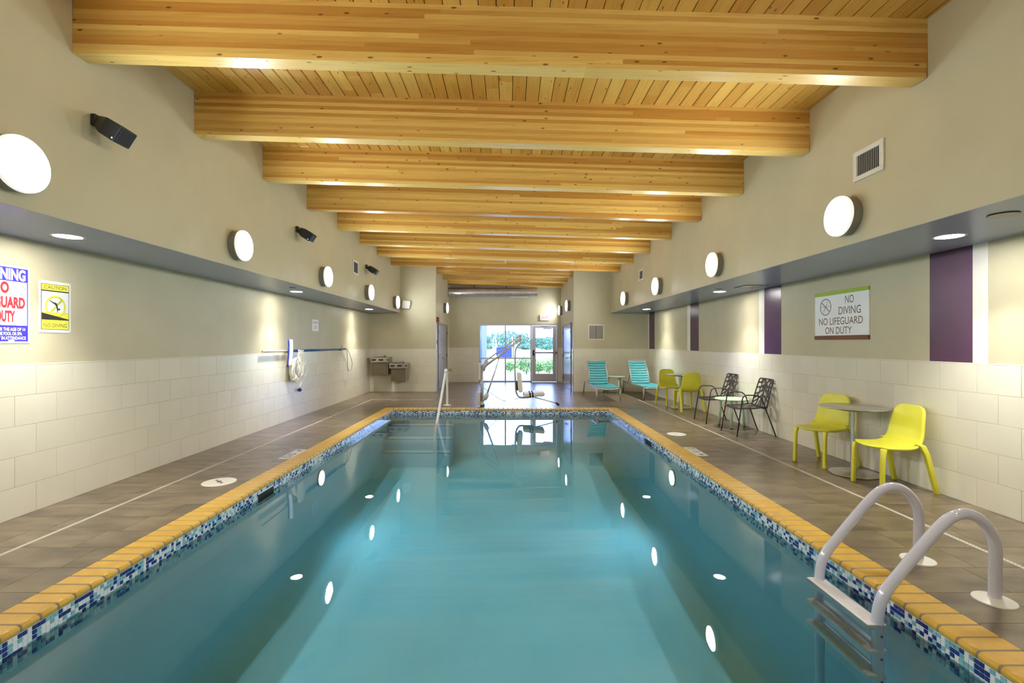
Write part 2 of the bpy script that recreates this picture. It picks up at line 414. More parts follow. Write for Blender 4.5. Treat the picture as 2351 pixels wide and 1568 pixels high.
# ---------------------------------------------------------------- floor
def slabs(name, lst, mat):
    bm = bmesh.new()
    for lo, hi in lst:
        r = bmesh.ops.create_cube(bm, size=1.0)
        bmesh.ops.scale(bm, vec=[b-a for a, b in zip(lo, hi)], verts=r['verts'])
        bmesh.ops.translate(bm, vec=[(a+b)/2 for a, b in zip(lo, hi)], verts=r['verts'])
    me = bpy.data.meshes.new(name); bm.to_mesh(me); bm.free(); me.materials.append(M[mat])
    return tag(link(name, me), kind='structure')
fl = slabs('floor', [((XL, YN, -0.2), (CL, CY1, -0.004)), ((CR, YN, -0.2), (XR, CY1, -0.004)), ((CL, YN, -0.2), (CR, PY0-CW, -0.004))], 'floor_grout')
fe = slabs('floor_end', [((XL, CY1, -0.2), (XR, YB, -0.004)), ((AL-0.02, YB, -0.2), (AR+0.02, YA+0.2, -0.004))], 'floor_grout')
FG = 0.003
def ftile(parent, a, b, c, d):
    if b-a > 0.03 and d-c > 0.03:
        box2('floor_tile', 'floor_tile', (a+FG/2, c+FG/2, -0.012), (b-FG/2, d-FG/2, 0), parent)
TX, TY = 0.61, 0.311
r = 0; y = 0.35
while y < CY1-0.02:
    y1 = min(y+TY, CY1); off = (0.0, 0.33, 0.17)[r % 3]*TX
    for lo, hi in ((XL, CL), (CR, XR)):
        x = lo-off
        while x < hi: ftile(fl, max(lo, x), min(hi, x+TX), y, y1); x += TX
    y = y1; r += 1
for lo, hi, ya, yb in ((XL, XR, CY1, YB), (AL, AR, YB, YA+0.15)):
    x = -0.28-0.337*20
    while x < hi:
        y = CY1-0.30
        while y < yb:
            ftile(fe, max(lo, x), min(hi, x+0.337), max(ya, y), min(yb, y+0.68)); y += 0.68
        x += 0.337
# ---------------------------------------------------------------- ceiling
ce = tag(box('ceiling', 'plank_gap', (-0.05, (YN+YA)/2, zc(-0.05)+0.07), (6.8, YA-YN+0.4, 0.1), None, 0, (0, ROOF, 0)), kind='structure')
PW = 0.1325
x = -3.26
while x < 3.2:
    y = YN-random.uniform(0, 2.5)
    while y < YA+0.1:
        y1 = y+random.uniform(2.6, 5.0)
        a, b = max(y, YN), min(y1, YA+0.1)
        if b-a > 0.3:
            box('ceiling_plank', 'plank', (x+PW/2+0.05, (a+b)/2-(YN+YA)/2, -0.06), (PW-0.005, b-a-0.002, 0.024), ce, 0.006)
        y = y1
    x += PW
def beam(d, x0, x1, label, group, nlam=12, h=0.44, wd=0.136):
    Y = d*K; xm = (x0+x1)/2; L = x1-x0
    t = thing('ceiling_beam', label, 'beam', (xm, Y+wd/2, zc(xm)-h/2), (0, ROOF, 0), group)
    lh = h/nlam
    for i in range(nlam):
        z = -h/2+(i+0.5)*lh; cuts = [-L/2, L/2]
        for _ in range(random.choice((0, 1, 1, 2))): cuts.append(random.uniform(-L*0.42, L*0.42))
        cuts.sort()
        for a, b in zip(cuts, cuts[1:]):
            link('lamination', boxmesh((1, wd, lh-0.0004), 'beam'), t, ((a+b)/2, random.uniform(-0.0004, 0.0004), z), None, (b-a, 1, 1))
    return t
for i in range(-3, 8):
    d = 3.395+1.321*i
    beam(d, UL, UR, 'long honey-coloured laminated timber beam spanning the high beige walls over the pool', 'laminated beams over the pool')
for d in (13.97, 15.26, 16.52):
    beam(d, AL, AR, 'short laminated timber beam above the door vestibule', 'short beams over the vestibule')
# ---------------------------------------------------------------- pool
pool = thing('swimming_pool', 'rectangular indoor swimming pool with amber tile coping and blue mosaic waterline', 'swimming pool')
bw = 0.012
def basin():
    ys = [PY0-bw, 1.6, 3, 5, 6.4, 7.4, 8.4, 9.4, PY1+bw]
    vs = []; fs = []; n = None
    for y in ys:
        zf = -1.36 if y < 5 else -1.36+0.34*min(1, (y-5)/5)
        pr = [(PL-bw, -0.03)]; rad = 0.3
        for k in range(7):
            a = math.pi+k/6*math.pi/2; pr.append((PL-bw+rad+rad*math.cos(a), zf+rad+rad*math.sin(a)))
        for k in range(7):
            a = 1.5*math.pi+k/6*math.pi/2; pr.append((PR+bw-rad+rad*math.cos(a), zf+rad+rad*math.sin(a)))
        pr.append((PR+bw, -0.03)); n = len(pr)
        vs += [(px, y, pz) for px, pz in pr]
    for i in range(len(ys)-1):
        for k in range(n-1): fs.append((i*n+k, i*n+k+1, (i+1)*n+k+1, (i+1)*n+k))
    fs.append(tuple(reversed(range(n)))); fs.append(tuple((len(ys)-1)*n+k for k in range(n)))
    return mesh('basin', vs, fs, 'basin', True)
link('basin', basin(), pool)
# entry steps in the far corner
SX0, SX1 = PL-bw, -1.18
for i, (ya, yb, z) in enumerate(((PY1-0.34, PY1+bw, -0.33), (PY1-0.66, PY1-0.34, -0.55), (PY1-0.98, PY1-0.66, -0.77))):
    st = box2('pool_step', 'basin', (SX0, ya, -1.25), (SX1, yb, z), pool, 0.01)
    link('step_edge_tile', boxmesh((SX1-SX0, 0.05, 0.004), 'step_edge'), st, (0, -(yb-ya)/2+0.03, (z+1.25)/2+0.001))
# coping
def copingmesh(width, mat, inset=0.0):
    r = 0.024; pr = [(0.0, -inset), (CW-r, -inset)]
    for k in range(1, 9):
        a = math.pi/2-k/8*math.pi; pr.append((CW-r+(r-inset)*math.cos(a), -r+(r-inset)*math.sin(a)))
    pr.append((0.0, -2*r+inset))
    n = len(pr); vs = []; fs = []
    b = 0.0025 if not inset else 0.0
    secs = ((-width/2, b), (-width/2+b, 0), (width/2-b, 0), (width/2, b)) if b else ((-width/2, 0), (width/2, 0))
    for y, s in secs:
        for px, pz in pr:
            vs.append((px-(s if px > 0.13 else 0)*0.8, y, pz-(s if pz > -0.01 else 0)))
    m = len(secs)
    for i in range(m-1):
        for k in range(n): fs.append((i*n+k, i*n+(k+1) % n, (i+1)*n+(k+1) % n, (i+1)*n+k))
    fs.append(tuple(reversed(range(n)))); fs.append(tuple(range((m-1)*n, m*n)))
    me = mesh('coping', vs, fs, mat)
    bm = bmesh.new(); bm.from_mesh(me); bmesh.ops.recalc_face_normals(bm, faces=bm.faces); bm.to_mesh(me); bm.free()
    for p in me.polygons: p.use_smooth = abs(p.normal.y) < 0.2 and p.center.x > CW-0.04
    return me
CP = 0.1055
cm = copingmesh(CP-0.0115, 'coping')
def coprow(org, ang, length, skip=0):
    n = max(1, round(length/CP)); p = length/n
    d = Vector((-math.sin(ang), math.cos(ang), 0))
    g = link('coping_grout', copingmesh(length, 'coping_grout', 0.0015), pool, Vector(org)+d*length/2, (0, 0, ang))
    for i in range(n):
        o = link('coping_tile', cm, pool, Vector(org)+d*(i+0.5)*p, (0, 0, ang))
coprow((CL, PY0-CW, 0), 0, CY1-PY0+CW)
coprow((CR, CY1, 0), math.pi, CY1-PY0+CW)
coprow((PL, CY1+0.0, 0), -R90, PR-PL)
coprow((PR, PY0-CW, 0), R90, PR-PL)
# waterline mosaic
MP = 0.0254; MZ = -0.044; ROWS = 6
mrand = random.Random(3)
def mcolour(run, i, j):
    return mrand.choices(('mos_white', 'mos_navy', 'mos_teal'), (0.40, 0.31, 0.29))[0]
mos_parts = {c: boxmesh((0.004, MP-0.004, MP-0.004), c) for c in ('mos_white', 'mos_navy', 'mos_teal')}
stuff = {'mos_white': [], 'mos_navy': [], 'mos_teal': []}
MARK = 6.12*K
def mosaic_run(kind):
    if kind == 'L': n = int((PY1-PY0)/MP); get = lambda i: (PL-bw+0.003, PY0+(i+0.5)*MP, 0)
    elif kind == 'R': n = int((PY1-PY0)/MP); get = lambda i: (PR+bw-0.003, PY0+(i+0.5)*MP, 0)
    else: n = int((PR-PL)/MP); get = lambda i: (PL+(i+0.5)*MP, PY1+bw-0.003, R90)
    for i in range(n):
        x_, y_, a_ = get(i)
        if kind in 'LR':
            if abs(y_-MARK) < 0.155: continue
            sk = 4.84*K if kind == 'L' else 7.35*K
        for j in range(ROWS):
            z_ = MZ-(j+0.5)*MP
            c = mcolour(kind, i, j)
            if kind in 'LR' and abs(y_-sk) < 0.17 and j >= 1: continue
            if kind == 'F' and abs(x_-0.08) < 0.17 and j < 4: continue
            near = (kind == 'L' and 2.42 < y_ < 2.42+25*MP) or (kind == 'R' and 2.08 < y_ < 2.08+25*MP)
            if near: link('mosaic_tile', mos_parts[c], pool, (x_, y_, z_))
            else: stuff[c].append((x_, y_, z_, a_))
for kind in 'LRF': mosaic_run(kind)
vs = []; fs = []; mi = []
hx, hy = 0.002, (MP-0.004)/2
for ci, c in enumerate(stuff):
    for (x_, y_, z_, a_) in stuff[c]:
        b0 = len(vs)
        for sx in (-hx, hx):
            for sy in (-hy, hy):
                for sz in (-hy, hy):
                    vs.append((x_+(sx if a_ == 0 else sy), y_+(sy if a_ == 0 else sx), z_+sz))
        for f in ((0, 1, 3, 2), (4, 6, 7, 5), (0, 4, 5, 1), (2, 3, 7, 6), (0, 2, 6, 4), (1, 5, 7, 3)):
            fs.append(tuple(b0+k for k in f)); mi.append(ci)
me = bpy.data.meshes.new('mosaic'); me.from_pydata(vs, [], fs)
for c in stuff: me.materials.append(M[c])
me.polygons.foreach_set('material_index', mi)
bm = bmesh.new(); bm.from_mesh(me); bmesh.ops.recalc_face_normals(bm, faces=bm.faces); bm.to_mesh(me); bm.free()
tag(link('mosaic_band', me, pool), kind='stuff')
zb0, zb1 = MZ-ROWS*MP, -0.03
box2('mosaic_grout', 'mos_grout', (PL-bw-0.004, PY0, zb0), (PL-bw+0.0015, PY1, zb1), pool)
box2('mosaic_grout', 'mos_grout', (PR+bw-0.0015, PY0, zb0), (PR+bw+0.004, PY1, zb1), pool)
box2('mosaic_grout', 'mos_grout', (PL, PY1+bw-0.0015, zb0), (PR, PY1+bw+0.004, zb1), pool)
# depth markers at the waterline
for xf, rot in ((PL-bw+0.006, ROT_L), (PR+bw-0.006, ROT_R)):
    mk = box('depth_marker', 'mos_white', (xf, MARK, MZ-0.062), (0.006, 0.30, 0.118), pool, 0.001)
    sg = 1 if rot is ROT_L else -1
    for s, dx, ww, hh, dy in (('4', -0.105, 0.045, 0.075, 0), ('FT', -0.045, 0.036, 0.022, 0.02), ('12', 0.045, 0.075, 0.075, 0), ('IN', 0.118, 0.028, 0.02, 0.02)):
        link('lettering', textmesh(s, 'ink', 0.012), mk, (sg*0.0035, sg*dx, dy+0.012), rot, (ww, hh, 1))
mk = box('depth_marker', 'mos_white', (0.08, PY1+bw-0.006, MZ-0.051), (0.33, 0.006, 0.1), pool, 0.001)
for s, dx, ww, hh, dy in (('3', -0.125, 0.055, 0.078, 0), ('FT', -0.055, 0.05, 0.026, 0.022), ('00', 0.045, 0.105, 0.078, 0), ('IN', 0.13, 0.036, 0.024, 0.024)):
    link('lettering', textmesh(s, 'ink', 0.014), mk, (dx, -0.0035, dy+0.005), ROT_B, (ww, hh, 1))
# skimmer mouths
for xf, d, sg in ((PL-bw, 4.84, -1), (PR+bw, 7.35, 1)):
    sk = box('skimmer_mouth', 'dark_void', (xf+sg*0.0, d*K, -0.142), (0.012, 0.33, 0.112), pool, 0.002)
# return inlet on the right wall
lathe('return_inlet', 'white_plastic', [(0.0, 0.018), (0.018, 0.018), (0.022, 0.01), (0.04, 0.006), (0.042, 0.0)], pool, (PR+bw, 2.1, -0.33), (0, -R90, 0), 24)
# underwater lamps
for xf, rot in ((PL-bw, (0, R90, 0)), (PR+bw, (0, -R90, 0))):
    pl = lathe('underwater_lamp', 'steel', [(0.115, 0.0), (0.115, 0.018), (0.098, 0.022), (0.098, 0.012)], pool, (xf, 6.25*K, -0.37), rot, 32)
    lathe('lamp_lens', 'pool_lens', [(0.097, 0.013), (0.0, 0.025)], pl, seg=16)
# water
def watermesh():
    x0, x1, y0, y1, z0 = PL-bw-0.02, PR+bw+0.02, PY0-bw-0.02, PY1+bw+0.02, -1.5
    v = [(x0, y0, ZW), (x1, y0, ZW), (x1, y1, ZW), (x0, y1, ZW), (x0, y0, z0), (x1, y0, z0), (x1, y1, z0), (x0, y1, z0)]
    return mesh('water', v, [(0, 1, 2, 3), (7, 6, 5, 4), (4, 5, 1, 0), (5, 6, 2, 1), (6, 7, 3, 2), (7, 4, 0, 3)], 'water')
tag(link('pool_water', watermesh()), 'clear turquoise water filling the swimming pool', 'water', kind='stuff')
# ---------------------------------------------------------------- deck fittings
def strip(name, pts_lo, pts_hi, axis):
    o = box2(name, 'strip', pts_lo, pts_hi, fl)
    vs = []; fs = []
    a0, a1 = (pts_lo[1], pts_hi[1]) if axis == 'y' else (pts_lo[0], pts_hi[0])
    if axis == 'y':
        a = a0+0.02; xm = (pts_lo[0]+pts_hi[0])/2
        while a < min(a1, 7.5):
            b = len(vs)
            vs += [(xm-0.009, a-0.002, 0.0026), (xm+0.009, a+0.006, 0.0026), (xm+0.009, a+0.012, 0.0026), (xm-0.009, a+0.004, 0.0026)]
            fs.append((b, b+1, b+2, b+3)); a += 0.024
        c = tuple((p+q)/2 for p, q in zip(pts_lo, pts_hi))
        vs = [(v[0]-c[0], v[1]-c[1], v[2]-c[2]) for v in vs]
        tag(link('drain_slots', mesh('slots', vs, fs, 'slot'), o), kind='stuff')
    return o
DY = 11.86*K
strip('deck_drain', (-3.545, 1.0, -0.004), (-3.512, DY, 0.002), 'y')
strip('deck_drain', (3.372, 1.0, -0.004), (3.405, DY, 0.002), 'y')
strip('deck_drain', (-3.512, DY-0.03, -0.004), (-1.9, DY, 0.002), 'x')
for (x0, x1, y0, y1, ang) in ((-2.92, -2.772, 5.82*K, 6.32*K, 0), (2.482, 2.63, 5.97*K, 6.46*K, math.pi)):
    xm, ym = (x0+x1)/2, (y0+y1)/2
    mk = box('depth_marker', 'mos_white', (xm, ym, -0.002), (x1-x0, y1-y0, 0.008), fl, 0.001)
    # read by somebody on the deck facing the water
    rr = (0, 0, -R90) if ang == 0 else (0, 0, R90)
    sg = -1 if ang == 0 else 1
    for s, dy_, ww, hh in (('4', -0.19, 0.07, 0.095), ('12', 0.16, 0.11, 0.095)):
        link('lettering', textmesh(s, 'ink', 0.012), mk, (0, sg*dy_, 0.0048), rr, (ww, hh, 1))
    ring = [(0.045*math.cos(t*math.pi/12), 0.045*math.sin(t*math.pi/12)-0.02, 0.0045) for t in range(24)]
    link('no_diving_mark', joinmesh([tubemesh(ring, 0.005, 'ink', 6, True, flat=(1, 0.2)), tubemesh([(-0.03, -0.05, 0.0045), (0.03, 0.01, 0.0045)], 0.004, 'ink', 6, flat=(1, 0.2))], 'ink'), mk)
for (X, d, r_, lab) in ((-3.06, 4.856, 0.165, 'round white skimmer lid with three finger holes beside the left coping'), (2.735, 7.40, 0.150, 'round white skimmer lid flush in the deck in front of the mint table')):
    t = thing('skimmer_lid', lab, 'lid', (X, d*K, 0))
    lathe('lid', 'white_plastic', [(0.0, 0.004), (r_-0.012, 0.004), (r_-0.004, 0.003), (r_, 0.0), (r_, -0.004)], t)
    if X < 0:
        lathe('finger_hole', 'dark_void', [(0.0, 0.0048), (0.024, 0.0048), (0.024, 0.002)], t, (0, 0, 0), None, 20)
    for sx in (-1, 1):
        if X < 0: lathe('finger_hole', 'dark_void', [(0.0, 0.0048), (0.016, 0.0048), (0.016, 0.002)], t, (sx*0.05, -sx*0.045, 0), None, 16)
    if X > 0: box('finger_slot', 'slat_grey', (0, 0, 0.0042), (0.05, 0.02, 0.002), t)
# ---------------------------------------------------------------- wall lamps
def sconce(face, d, z, side, label, group, lens='lens'):
    rot = {'L': (0, R90, 0), 'R': (0, -R90, 0)}[side]
    t = thing('wall_lamp', label, 'lamp', (face, d*K, z), rot, group)
    lathe('mounting_drum', 'lamp_grey', [(0.168, 0.0), (0.168, 0.062), (0.150, 0.066)], t)
    lathe('rim', 'lamp_grey', [(0.150, 0.066), (0.180, 0.068), (0.182, 0.076), (0.182, 0.090), (0.176, 0.090)], t)
    lathe('side_diffuser', 'skirt', [(0.181, 0.090), (0.180, 0.112), (0.172, 0.122), (0.166, 0.120)], t)
    lathe('lens', lens, [(0.1665, 0.1195), (0.142, 0.132), (0.0, 0.144)], t, seg=24)
GL, GR = 'wall lamps along the speaker wall', 'wall lamps above the striped wall'
for dd, lab in ((0.38, 'round grey wall lamp on the speaker wall closest to the front wall'), (2.95, 'round glowing wall lamp above the blue WARNING sign'),
                (5.43, 'round glowing wall lamp between the caution sign speaker and the ring buoy speaker'), (7.98, 'round glowing wall lamp between the ring buoy speaker and the white vent'),
                (10.5, 'round glowing wall lamp just below the speaker beside the white vent'), (13.04, 'round glowing wall lamp next to the tilted white emergency light')):
    sconce(UL, dd, 2.63, 'L', lab, GL, 'lens_dim' if dd > 13 else 'lens')
for dd, lab in ((-1.0, 'round grey wall lamp above the striped wall closest to the front wall'), (1.585, 'round grey wall lamp above the striped wall level with the near pool end'),
                (4.17, 'round glowing wall lamp below the large louvred air vent'), (6.755, 'round glowing wall lamp above the soffit near the square soffit grille'),
                (9.34, 'round glowing wall lamp between the square soffit grille and the small high vent'), (11.925, 'round glowing wall lamp beyond the small high vent, closest to the loungers')):
    sconce(UR, dd, 2.63, 'R', lab, GR)
sconce(AL, 15.6, 2.66, 'L', 'round grey wall lamp above the vestibule door beside the red fire alarm', 'vestibule wall lamps', 'lens_dim')
sconce(AR, 14.65, 2.66, 'R', 'round grey wall lamp above the vestibule doors near the white framed vent', 'vestibule wall lamps', 'lens_dim')
sconce(AR, 16.75, 2.66, 'R', 'round grey wall lamp in the vestibule corner nearest the exit sign', 'vestibule wall lamps', 'lens_dim')
# ---------------------------------------------------------------- soffit downlights, covers
def downlight(X, d, label, group):
    t = thing('downlight', label, 'light', (X, d*K, ZS-0.003), (math.pi, 0, 0), group)
    lathe('trim_ring', 'trim_white', [(0.095, 0.003), (0.095, 0.004), (0.112, 0.003), (0.114, 0.0)], t, seg=32)
    lathe('lens', 'down_lens', [(0.095, 0.0035), (0.0, 0.0035)], t, seg=16)
    ld = bpy.data.lights.new('downlight_beam', 'SPOT'); ld.energy = SPOT_W; ld.spot_size = math.radians(100); ld.spot_blend = 1.0
    ld.color = (1.0, 0.985, 0.95); ld.shadow_soft_size = 0.05
    link('downlight_beam', ld, t, (0, 0, 0.02), (math.pi, 0, 0))
for d, l1, l2 in ((-0.3, 'recessed downlight on the speaker side closest to the front wall', 'recessed downlight on the striped side closest to the front wall'),
                  (3.84, 'recessed downlight over the WARNING and CAUTION signs', 'recessed downlight above the purple stripe level with the ladder chair'),
                  (8.0, 'recessed downlight over the white rescue tube', 'recessed downlight beside the square soffit grille'),
                  (12.2, 'recessed downlight closest to the drinking fountains', 'recessed downlight above the corner lounger')):
    downlight(-3.69, d, l1, 'downlights over the speaker side deck')
    downlight(3.71, d, l2, 'downlights over the striped side deck')
for X, d, r_, lab in ((-3.43, 2.98, 0.075, 'white disc cover on the soffit beside the first round wall lamp'), (3.45, 3.18, 0.085, 'white disc cover in the soffit near the large air vent'),
                      (3.52, 7.62, 0.05, 'small pale disc cover in the soffit beside the square soffit grille'), (-3.5, 7.45, 0.05, 'small pale disc cover in the soffit over the rescue pole')):
    t = thing('sprinkler_cover', lab, 'cover', (X, d*K, ZS-0.003), (math.pi, 0, 0))
    lathe('cover_plate', 'strip', [(r_*0.9, 0.004), (r_, 0.006), (r_, 0.009), (r_*0.9, 0.011), (0.0, 0.012)], t, seg=32)
    lathe('gap_ring', 'dark_void', [(r_*0.96, 0.0), (r_*0.96, 0.004), (0, 0.004)], t, seg=24)
t = thing('ceiling_grille', 'square grey grille set in the soffit between two downlights', 'vent', (3.86, 7.25*K, ZS-0.003), (math.pi, 0, 0))
for dx, dy, ww, hh in ((0, -0.16, 0.36, 0.04), (0, 0.16, 0.36, 0.04), (-0.16, 0, 0.04, 0.28), (0.16, 0, 0.04, 0.28)):
    box('grille_frame', 'soffit', (dx, dy, 0.006), (ww, hh, 0.012), t, 0.003)
box('grille_core', 'slat_grey', (0, 0, 0.003), (0.29, 0.29, 0.006), t)
# ---------------------------------------------------------------- wall vents
def vent(loc, rot, w_, h_, label, nsl, dark_from=None, solid=False):
    t = thing('wall_vent', label, 'vent', loc, rot)
    b = 0.042 if w_ < 0.4 else 0.032
    for nm, dx, dy, ww, hh in (('t', 0, h_/2-b/2, w_, b), ('b', 0, -h_/2+b/2, w_, b), ('l', -w_/2+b/2, 0, b, h_-2*b), ('r', w_/2-b/2, 0, b, h_-2*b)):
        box('vent_frame', 'white_metal', (dx, dy, 0.008), (ww, hh, 0.016), t, 0.003)
    box('vent_back', 'vent_dark', (0, 0, 0.001), (w_-2*b, h_-2*b, 0.002), t)
    iw = w_-2*b
    for i in range(nsl):
        x_ = -iw/2+(i+0.5)*iw/nsl
        box('slat', 'slat_grey' if not solid else 'vent_panel', (x_, 0, 0.008), (iw/nsl*(0.6 if not solid else 0.93), h_-2*b, 0.002), t, 0, (0, math.radians((-25 if rot == ROT_R else 25) if not solid else 3), 0))
    return t
vent((UR, 3.945*K, 3.045), ROT_R, 0.345, 0.262, 'large white louvred air vent on the upper wall near a round lamp', 13)
vent((UR, 10.64*K, 3.055), ROT_R, 0.36, 0.262, 'small white air vent high between far wall lamps above the striped wall', 9)
vent((UL, 9.71*K, 3.07), ROT_L, 0.37, 0.30, 'white air vent beside the farthest black speaker', 9)
vent((2.675, YB, 1.793), ROT_B, 0.48, 0.465, 'square white framed vent with grey louvres on the wall behind the loungers', 2, solid=True)
# ---------------------------------------------------------------- speakers
def speaker(d, label):
    t = thing('speaker', label, 'speaker', (UL, d*K, 3.2), None, 'black wall speakers')
    box('wall_bracket', 'black_plastic', (0.02, 0, 0.01), (0.04, 0.07, 0.09), t, 0.006)
    tube('swivel_arm', 'black_plastic', [(0.03, 0, 0.0), (0.09, 0, -0.03)], 0.018, t, 8)
    # tapered cabinet: long axis points out and down
    L = 0.225; vs = []
    for x_, hw, hh in ((0.0, 0.045, 0.045), (0.085, 0.08, 0.066), (L, 0.08, 0.066)):
        vs += [(x_, -hw, -hh), (x_, hw, -hh), (x_, hw, hh), (x_, -hw, hh)]
    fs = [(3, 2, 1, 0), (8, 9, 10, 11)]
    for i in range(2):
        for k in range(4): fs.append((i*4+k, i*4+(k+1) % 4, (i+1)*4+(k+1) % 4, (i+1)*4+k))
    me = mesh('cabinet', vs, fs, 'black_plastic')
    bm = bmesh.new(); bm.from_mesh(me); bmesh.ops.recalc_face_normals(bm, faces=bm.faces)
    bmesh.ops.bevel(bm, geom=bm.edges[:], offset=0.008, segments=2, profile=0.5, affect='EDGES'); bm.to_mesh(me); bm.free()
    c = link('cabinet', me, t, (0.06, 0, -0.005), (0, math.radians(33), 0))
    box('grille', 'black_rubber', (L+0.003, 0, 0), (0.008, 0.14, 0.115), c, 0.003)
    lathe('indicator_light', 'led', [(0.006, 0.0), (0.0, 0.002)], c, (L-0.02, -0.0805, -0.045), (R90, 0, 0), 10)
for d, lab in ((3.57, 'black wall speaker nearest the yellow caution sign'), (7.0, 'black wall speaker above the soffit over the ring buoy'), (10.43, 'black wall speaker next to the white air vent')):
    speaker(d, lab)
# ---------------------------------------------------------------- signs
def plate(root, name, mat, x, y, w_, h_, z0, z1, bev=0.0):
    return box(name, mat, (x, y, (z0+z1)/2), (w_, h_, z1-z0), root, bev)
# caution sign
t = thing('caution_sign', 'yellow and white CAUTION NO DIVING sign with a diver symbol on the beige wall', 'sign', (XL, 4.205*K, 1.805), ROT_L)
plate(t, 'sign_panel', 'sign_white', 0, 0, 0.312, 0.47, 0, 0.004, 0.001)
plate(t, 'border', 'ink', 0, 0, 0.272, 0.415, 0.004, 0.0046)
plate(t, 'header_band', 'sign_yellow', 0, 0.177, 0.262, 0.053, 0.0046, 0.0052)
plate(t, 'sky_field', 'sign_white', 0, 0.045, 0.262, 0.19, 0.0046, 0.0052)
plate(t, 'water_field', 'sign_yellow', 0, -0.125, 0.262, 0.155, 0.0046, 0.0052)
text('lettering', 'CAUTION', 'sign_brown', t, 0, 0.178, 0.215, 0.031, 0.0056, 0.004)
text('lettering', 'NO DIVING', 'sign_brown', t, 0, -0.168, 0.225, 0.036, 0.0056, 0.006)
vs = [(-0.131, -0.055, 0.006), (0.131, -0.108, 0.006), (0.131, -0.118, 0.006), (-0.131, -0.118, 0.006)]
link('slope_mark', mesh('slope', vs, [(3, 2, 1, 0)], 'ink'), t)
ring = [(0.092*math.cos(a*math.pi/16), 0.005+0.092*math.sin(a*math.pi/16), 0.0054) for a in range(32)]
link('prohibition_ring', joinmesh([tubemesh(ring, 0.010, 'sign_yellow', 6, True, flat=(1, 0.06)), tubemesh([(-0.06, -0.06, 0.0054), (0.063, 0.068, 0.0054)], 0.009, 'sign_yellow', 6, flat=(1, 0.06))], 'sign_yellow'), t)
dv = [(-0.062, 0.062), (-0.02, 0.044), (0.008, 0.038), (0.018, 0.022), (0.021, 0.0), (0.034, -0.022), (0.024, -0.026), (0.018, -0.058), (0.014, -0.03), (0.008, -0.006), (0.0, 0.018), (-0.02, 0.032), (-0.06, 0.056)]
link('diver_mark', mesh('diver', [(a, b, 0.0064) for a, b in dv], [tuple(reversed(range(len(dv))))], 'ink'), t)
lathe('diver_head', 'ink', [(0.009, 0.0), (0.0, 0.0004)], t, (0.036, -0.018, 0.0064), None, 12)
for sx in (-1, 1):
    for sy in (-1, 1): lathe('screw', 'lamp_grey', [(0.004, 0.004), (0.004, 0.0055), (0.0, 0.006)], t, (sx*0.145, sy*0.225, 0), None, 8)
# warning sign
t = thing('warning_sign', 'blue, white and red WARNING NO LIFEGUARD sign on the beige wall', 'sign', (XL, (3.985-0.235)*K, 1.80), ROT_L)
Wd, Hd = 0.48, 0.655
plate(t, 'sign_panel', 'sign_white', 0, 0, Wd, Hd, 0, 0.004, 0.001)
plate(t, 'blue_field', 'sign_blue', 0, 0, Wd-0.032, Hd-0.036, 0.004, 0.0046)
plate(t, 'white_field', 'sign_white', 0, 0.01, Wd-0.05, 0.37, 0.0046, 0.0052)
text('lettering', 'WARNING', 'sign_white', t, 0, 0.252, 0.405, 0.098, 0.0056, 0.045)
text('lettering', 'NO', 'sign_red', t, 0.0, 0.138, 0.13, 0.098, 0.0058, 0.05)
text('lettering', 'LIFEGUARD', 'sign_red', t, 0.012, 0.016, 0.37, 0.098, 0.0058, 0.05)
text('lettering', 'ON DUTY', 'sign_red', t, -0.012, -0.10, 0.255, 0.098, 0.0058, 0.05)
for s, y_, ww in (('CHILDREN UNDER THE AGE OF 14', -0.208, 0.41), ('SHALL NOT USE THE POOL OR SPA', -0.245, 0.385), ('WITHOUT ADULT IN ATTENDANCE', -0.282, 0.42)):
    text('lettering', s, 'sign_white', t, -0.005 if ww > 0.4 else -0.02, y_, ww, 0.028, 0.0056, 0.03)
plate(t, 'maker_mark', 'sign_white', 0.085, -0.304, 0.05, 0.012, 0.0046, 0.0054)
for sx in (-1, 1):
    for sy in (-1, 1): lathe('screw', 'lamp_grey', [(0.004, 0.004), (0.004, 0.0055), (0.0, 0.006)], t, (sx*0.228, sy*0.315, 0), None, 8)
# no diving sign on the right wall
t = thing('no_diving_sign', 'white NO DIVING NO LIFEGUARD ON DUTY sign with lime top strip and brown base strip', 'sign', (XR, 5.83*K, 1.842), ROT_R)
sw = 0.985
plate(t, 'sign_panel', 'sign_white', 0, -0.005, sw, 0.53, 0, 0.012, 0.001)
plate(t, 'top_strip', 'sign_green', 0, 0.281, sw, 0.048, 0, 0.018, 0.002)
plate(t, 'base_strip', 'sign_wood', 0, -0.297, sw, 0.052, 0, 0.022, 0.002)
text('lettering', 'NO', 'sign_brown', t, 0.17, 0.180, 0.15, 0.098, 0.0125, 0.0)
text('lettering', 'DIVING', 'sign_brown', t, 0.17, 0.045, 0.385, 0.098, 0.0125, 0.0)
text('lettering', 'NO LIFEGUARD', 'sign_brown', t, -0.005, -0.085, 0.80, 0.092, 0.0125, 0.0)
text('lettering', 'ON DUTY', 'sign_brown', t, -0.035, -0.205, 0.49, 0.09, 0.0125, 0.0)
ring = [(-0.275+0.105*math.cos(a*math.pi/16), 0.108+0.105*math.sin(a*math.pi/16), 0.0125) for a in range(32)]
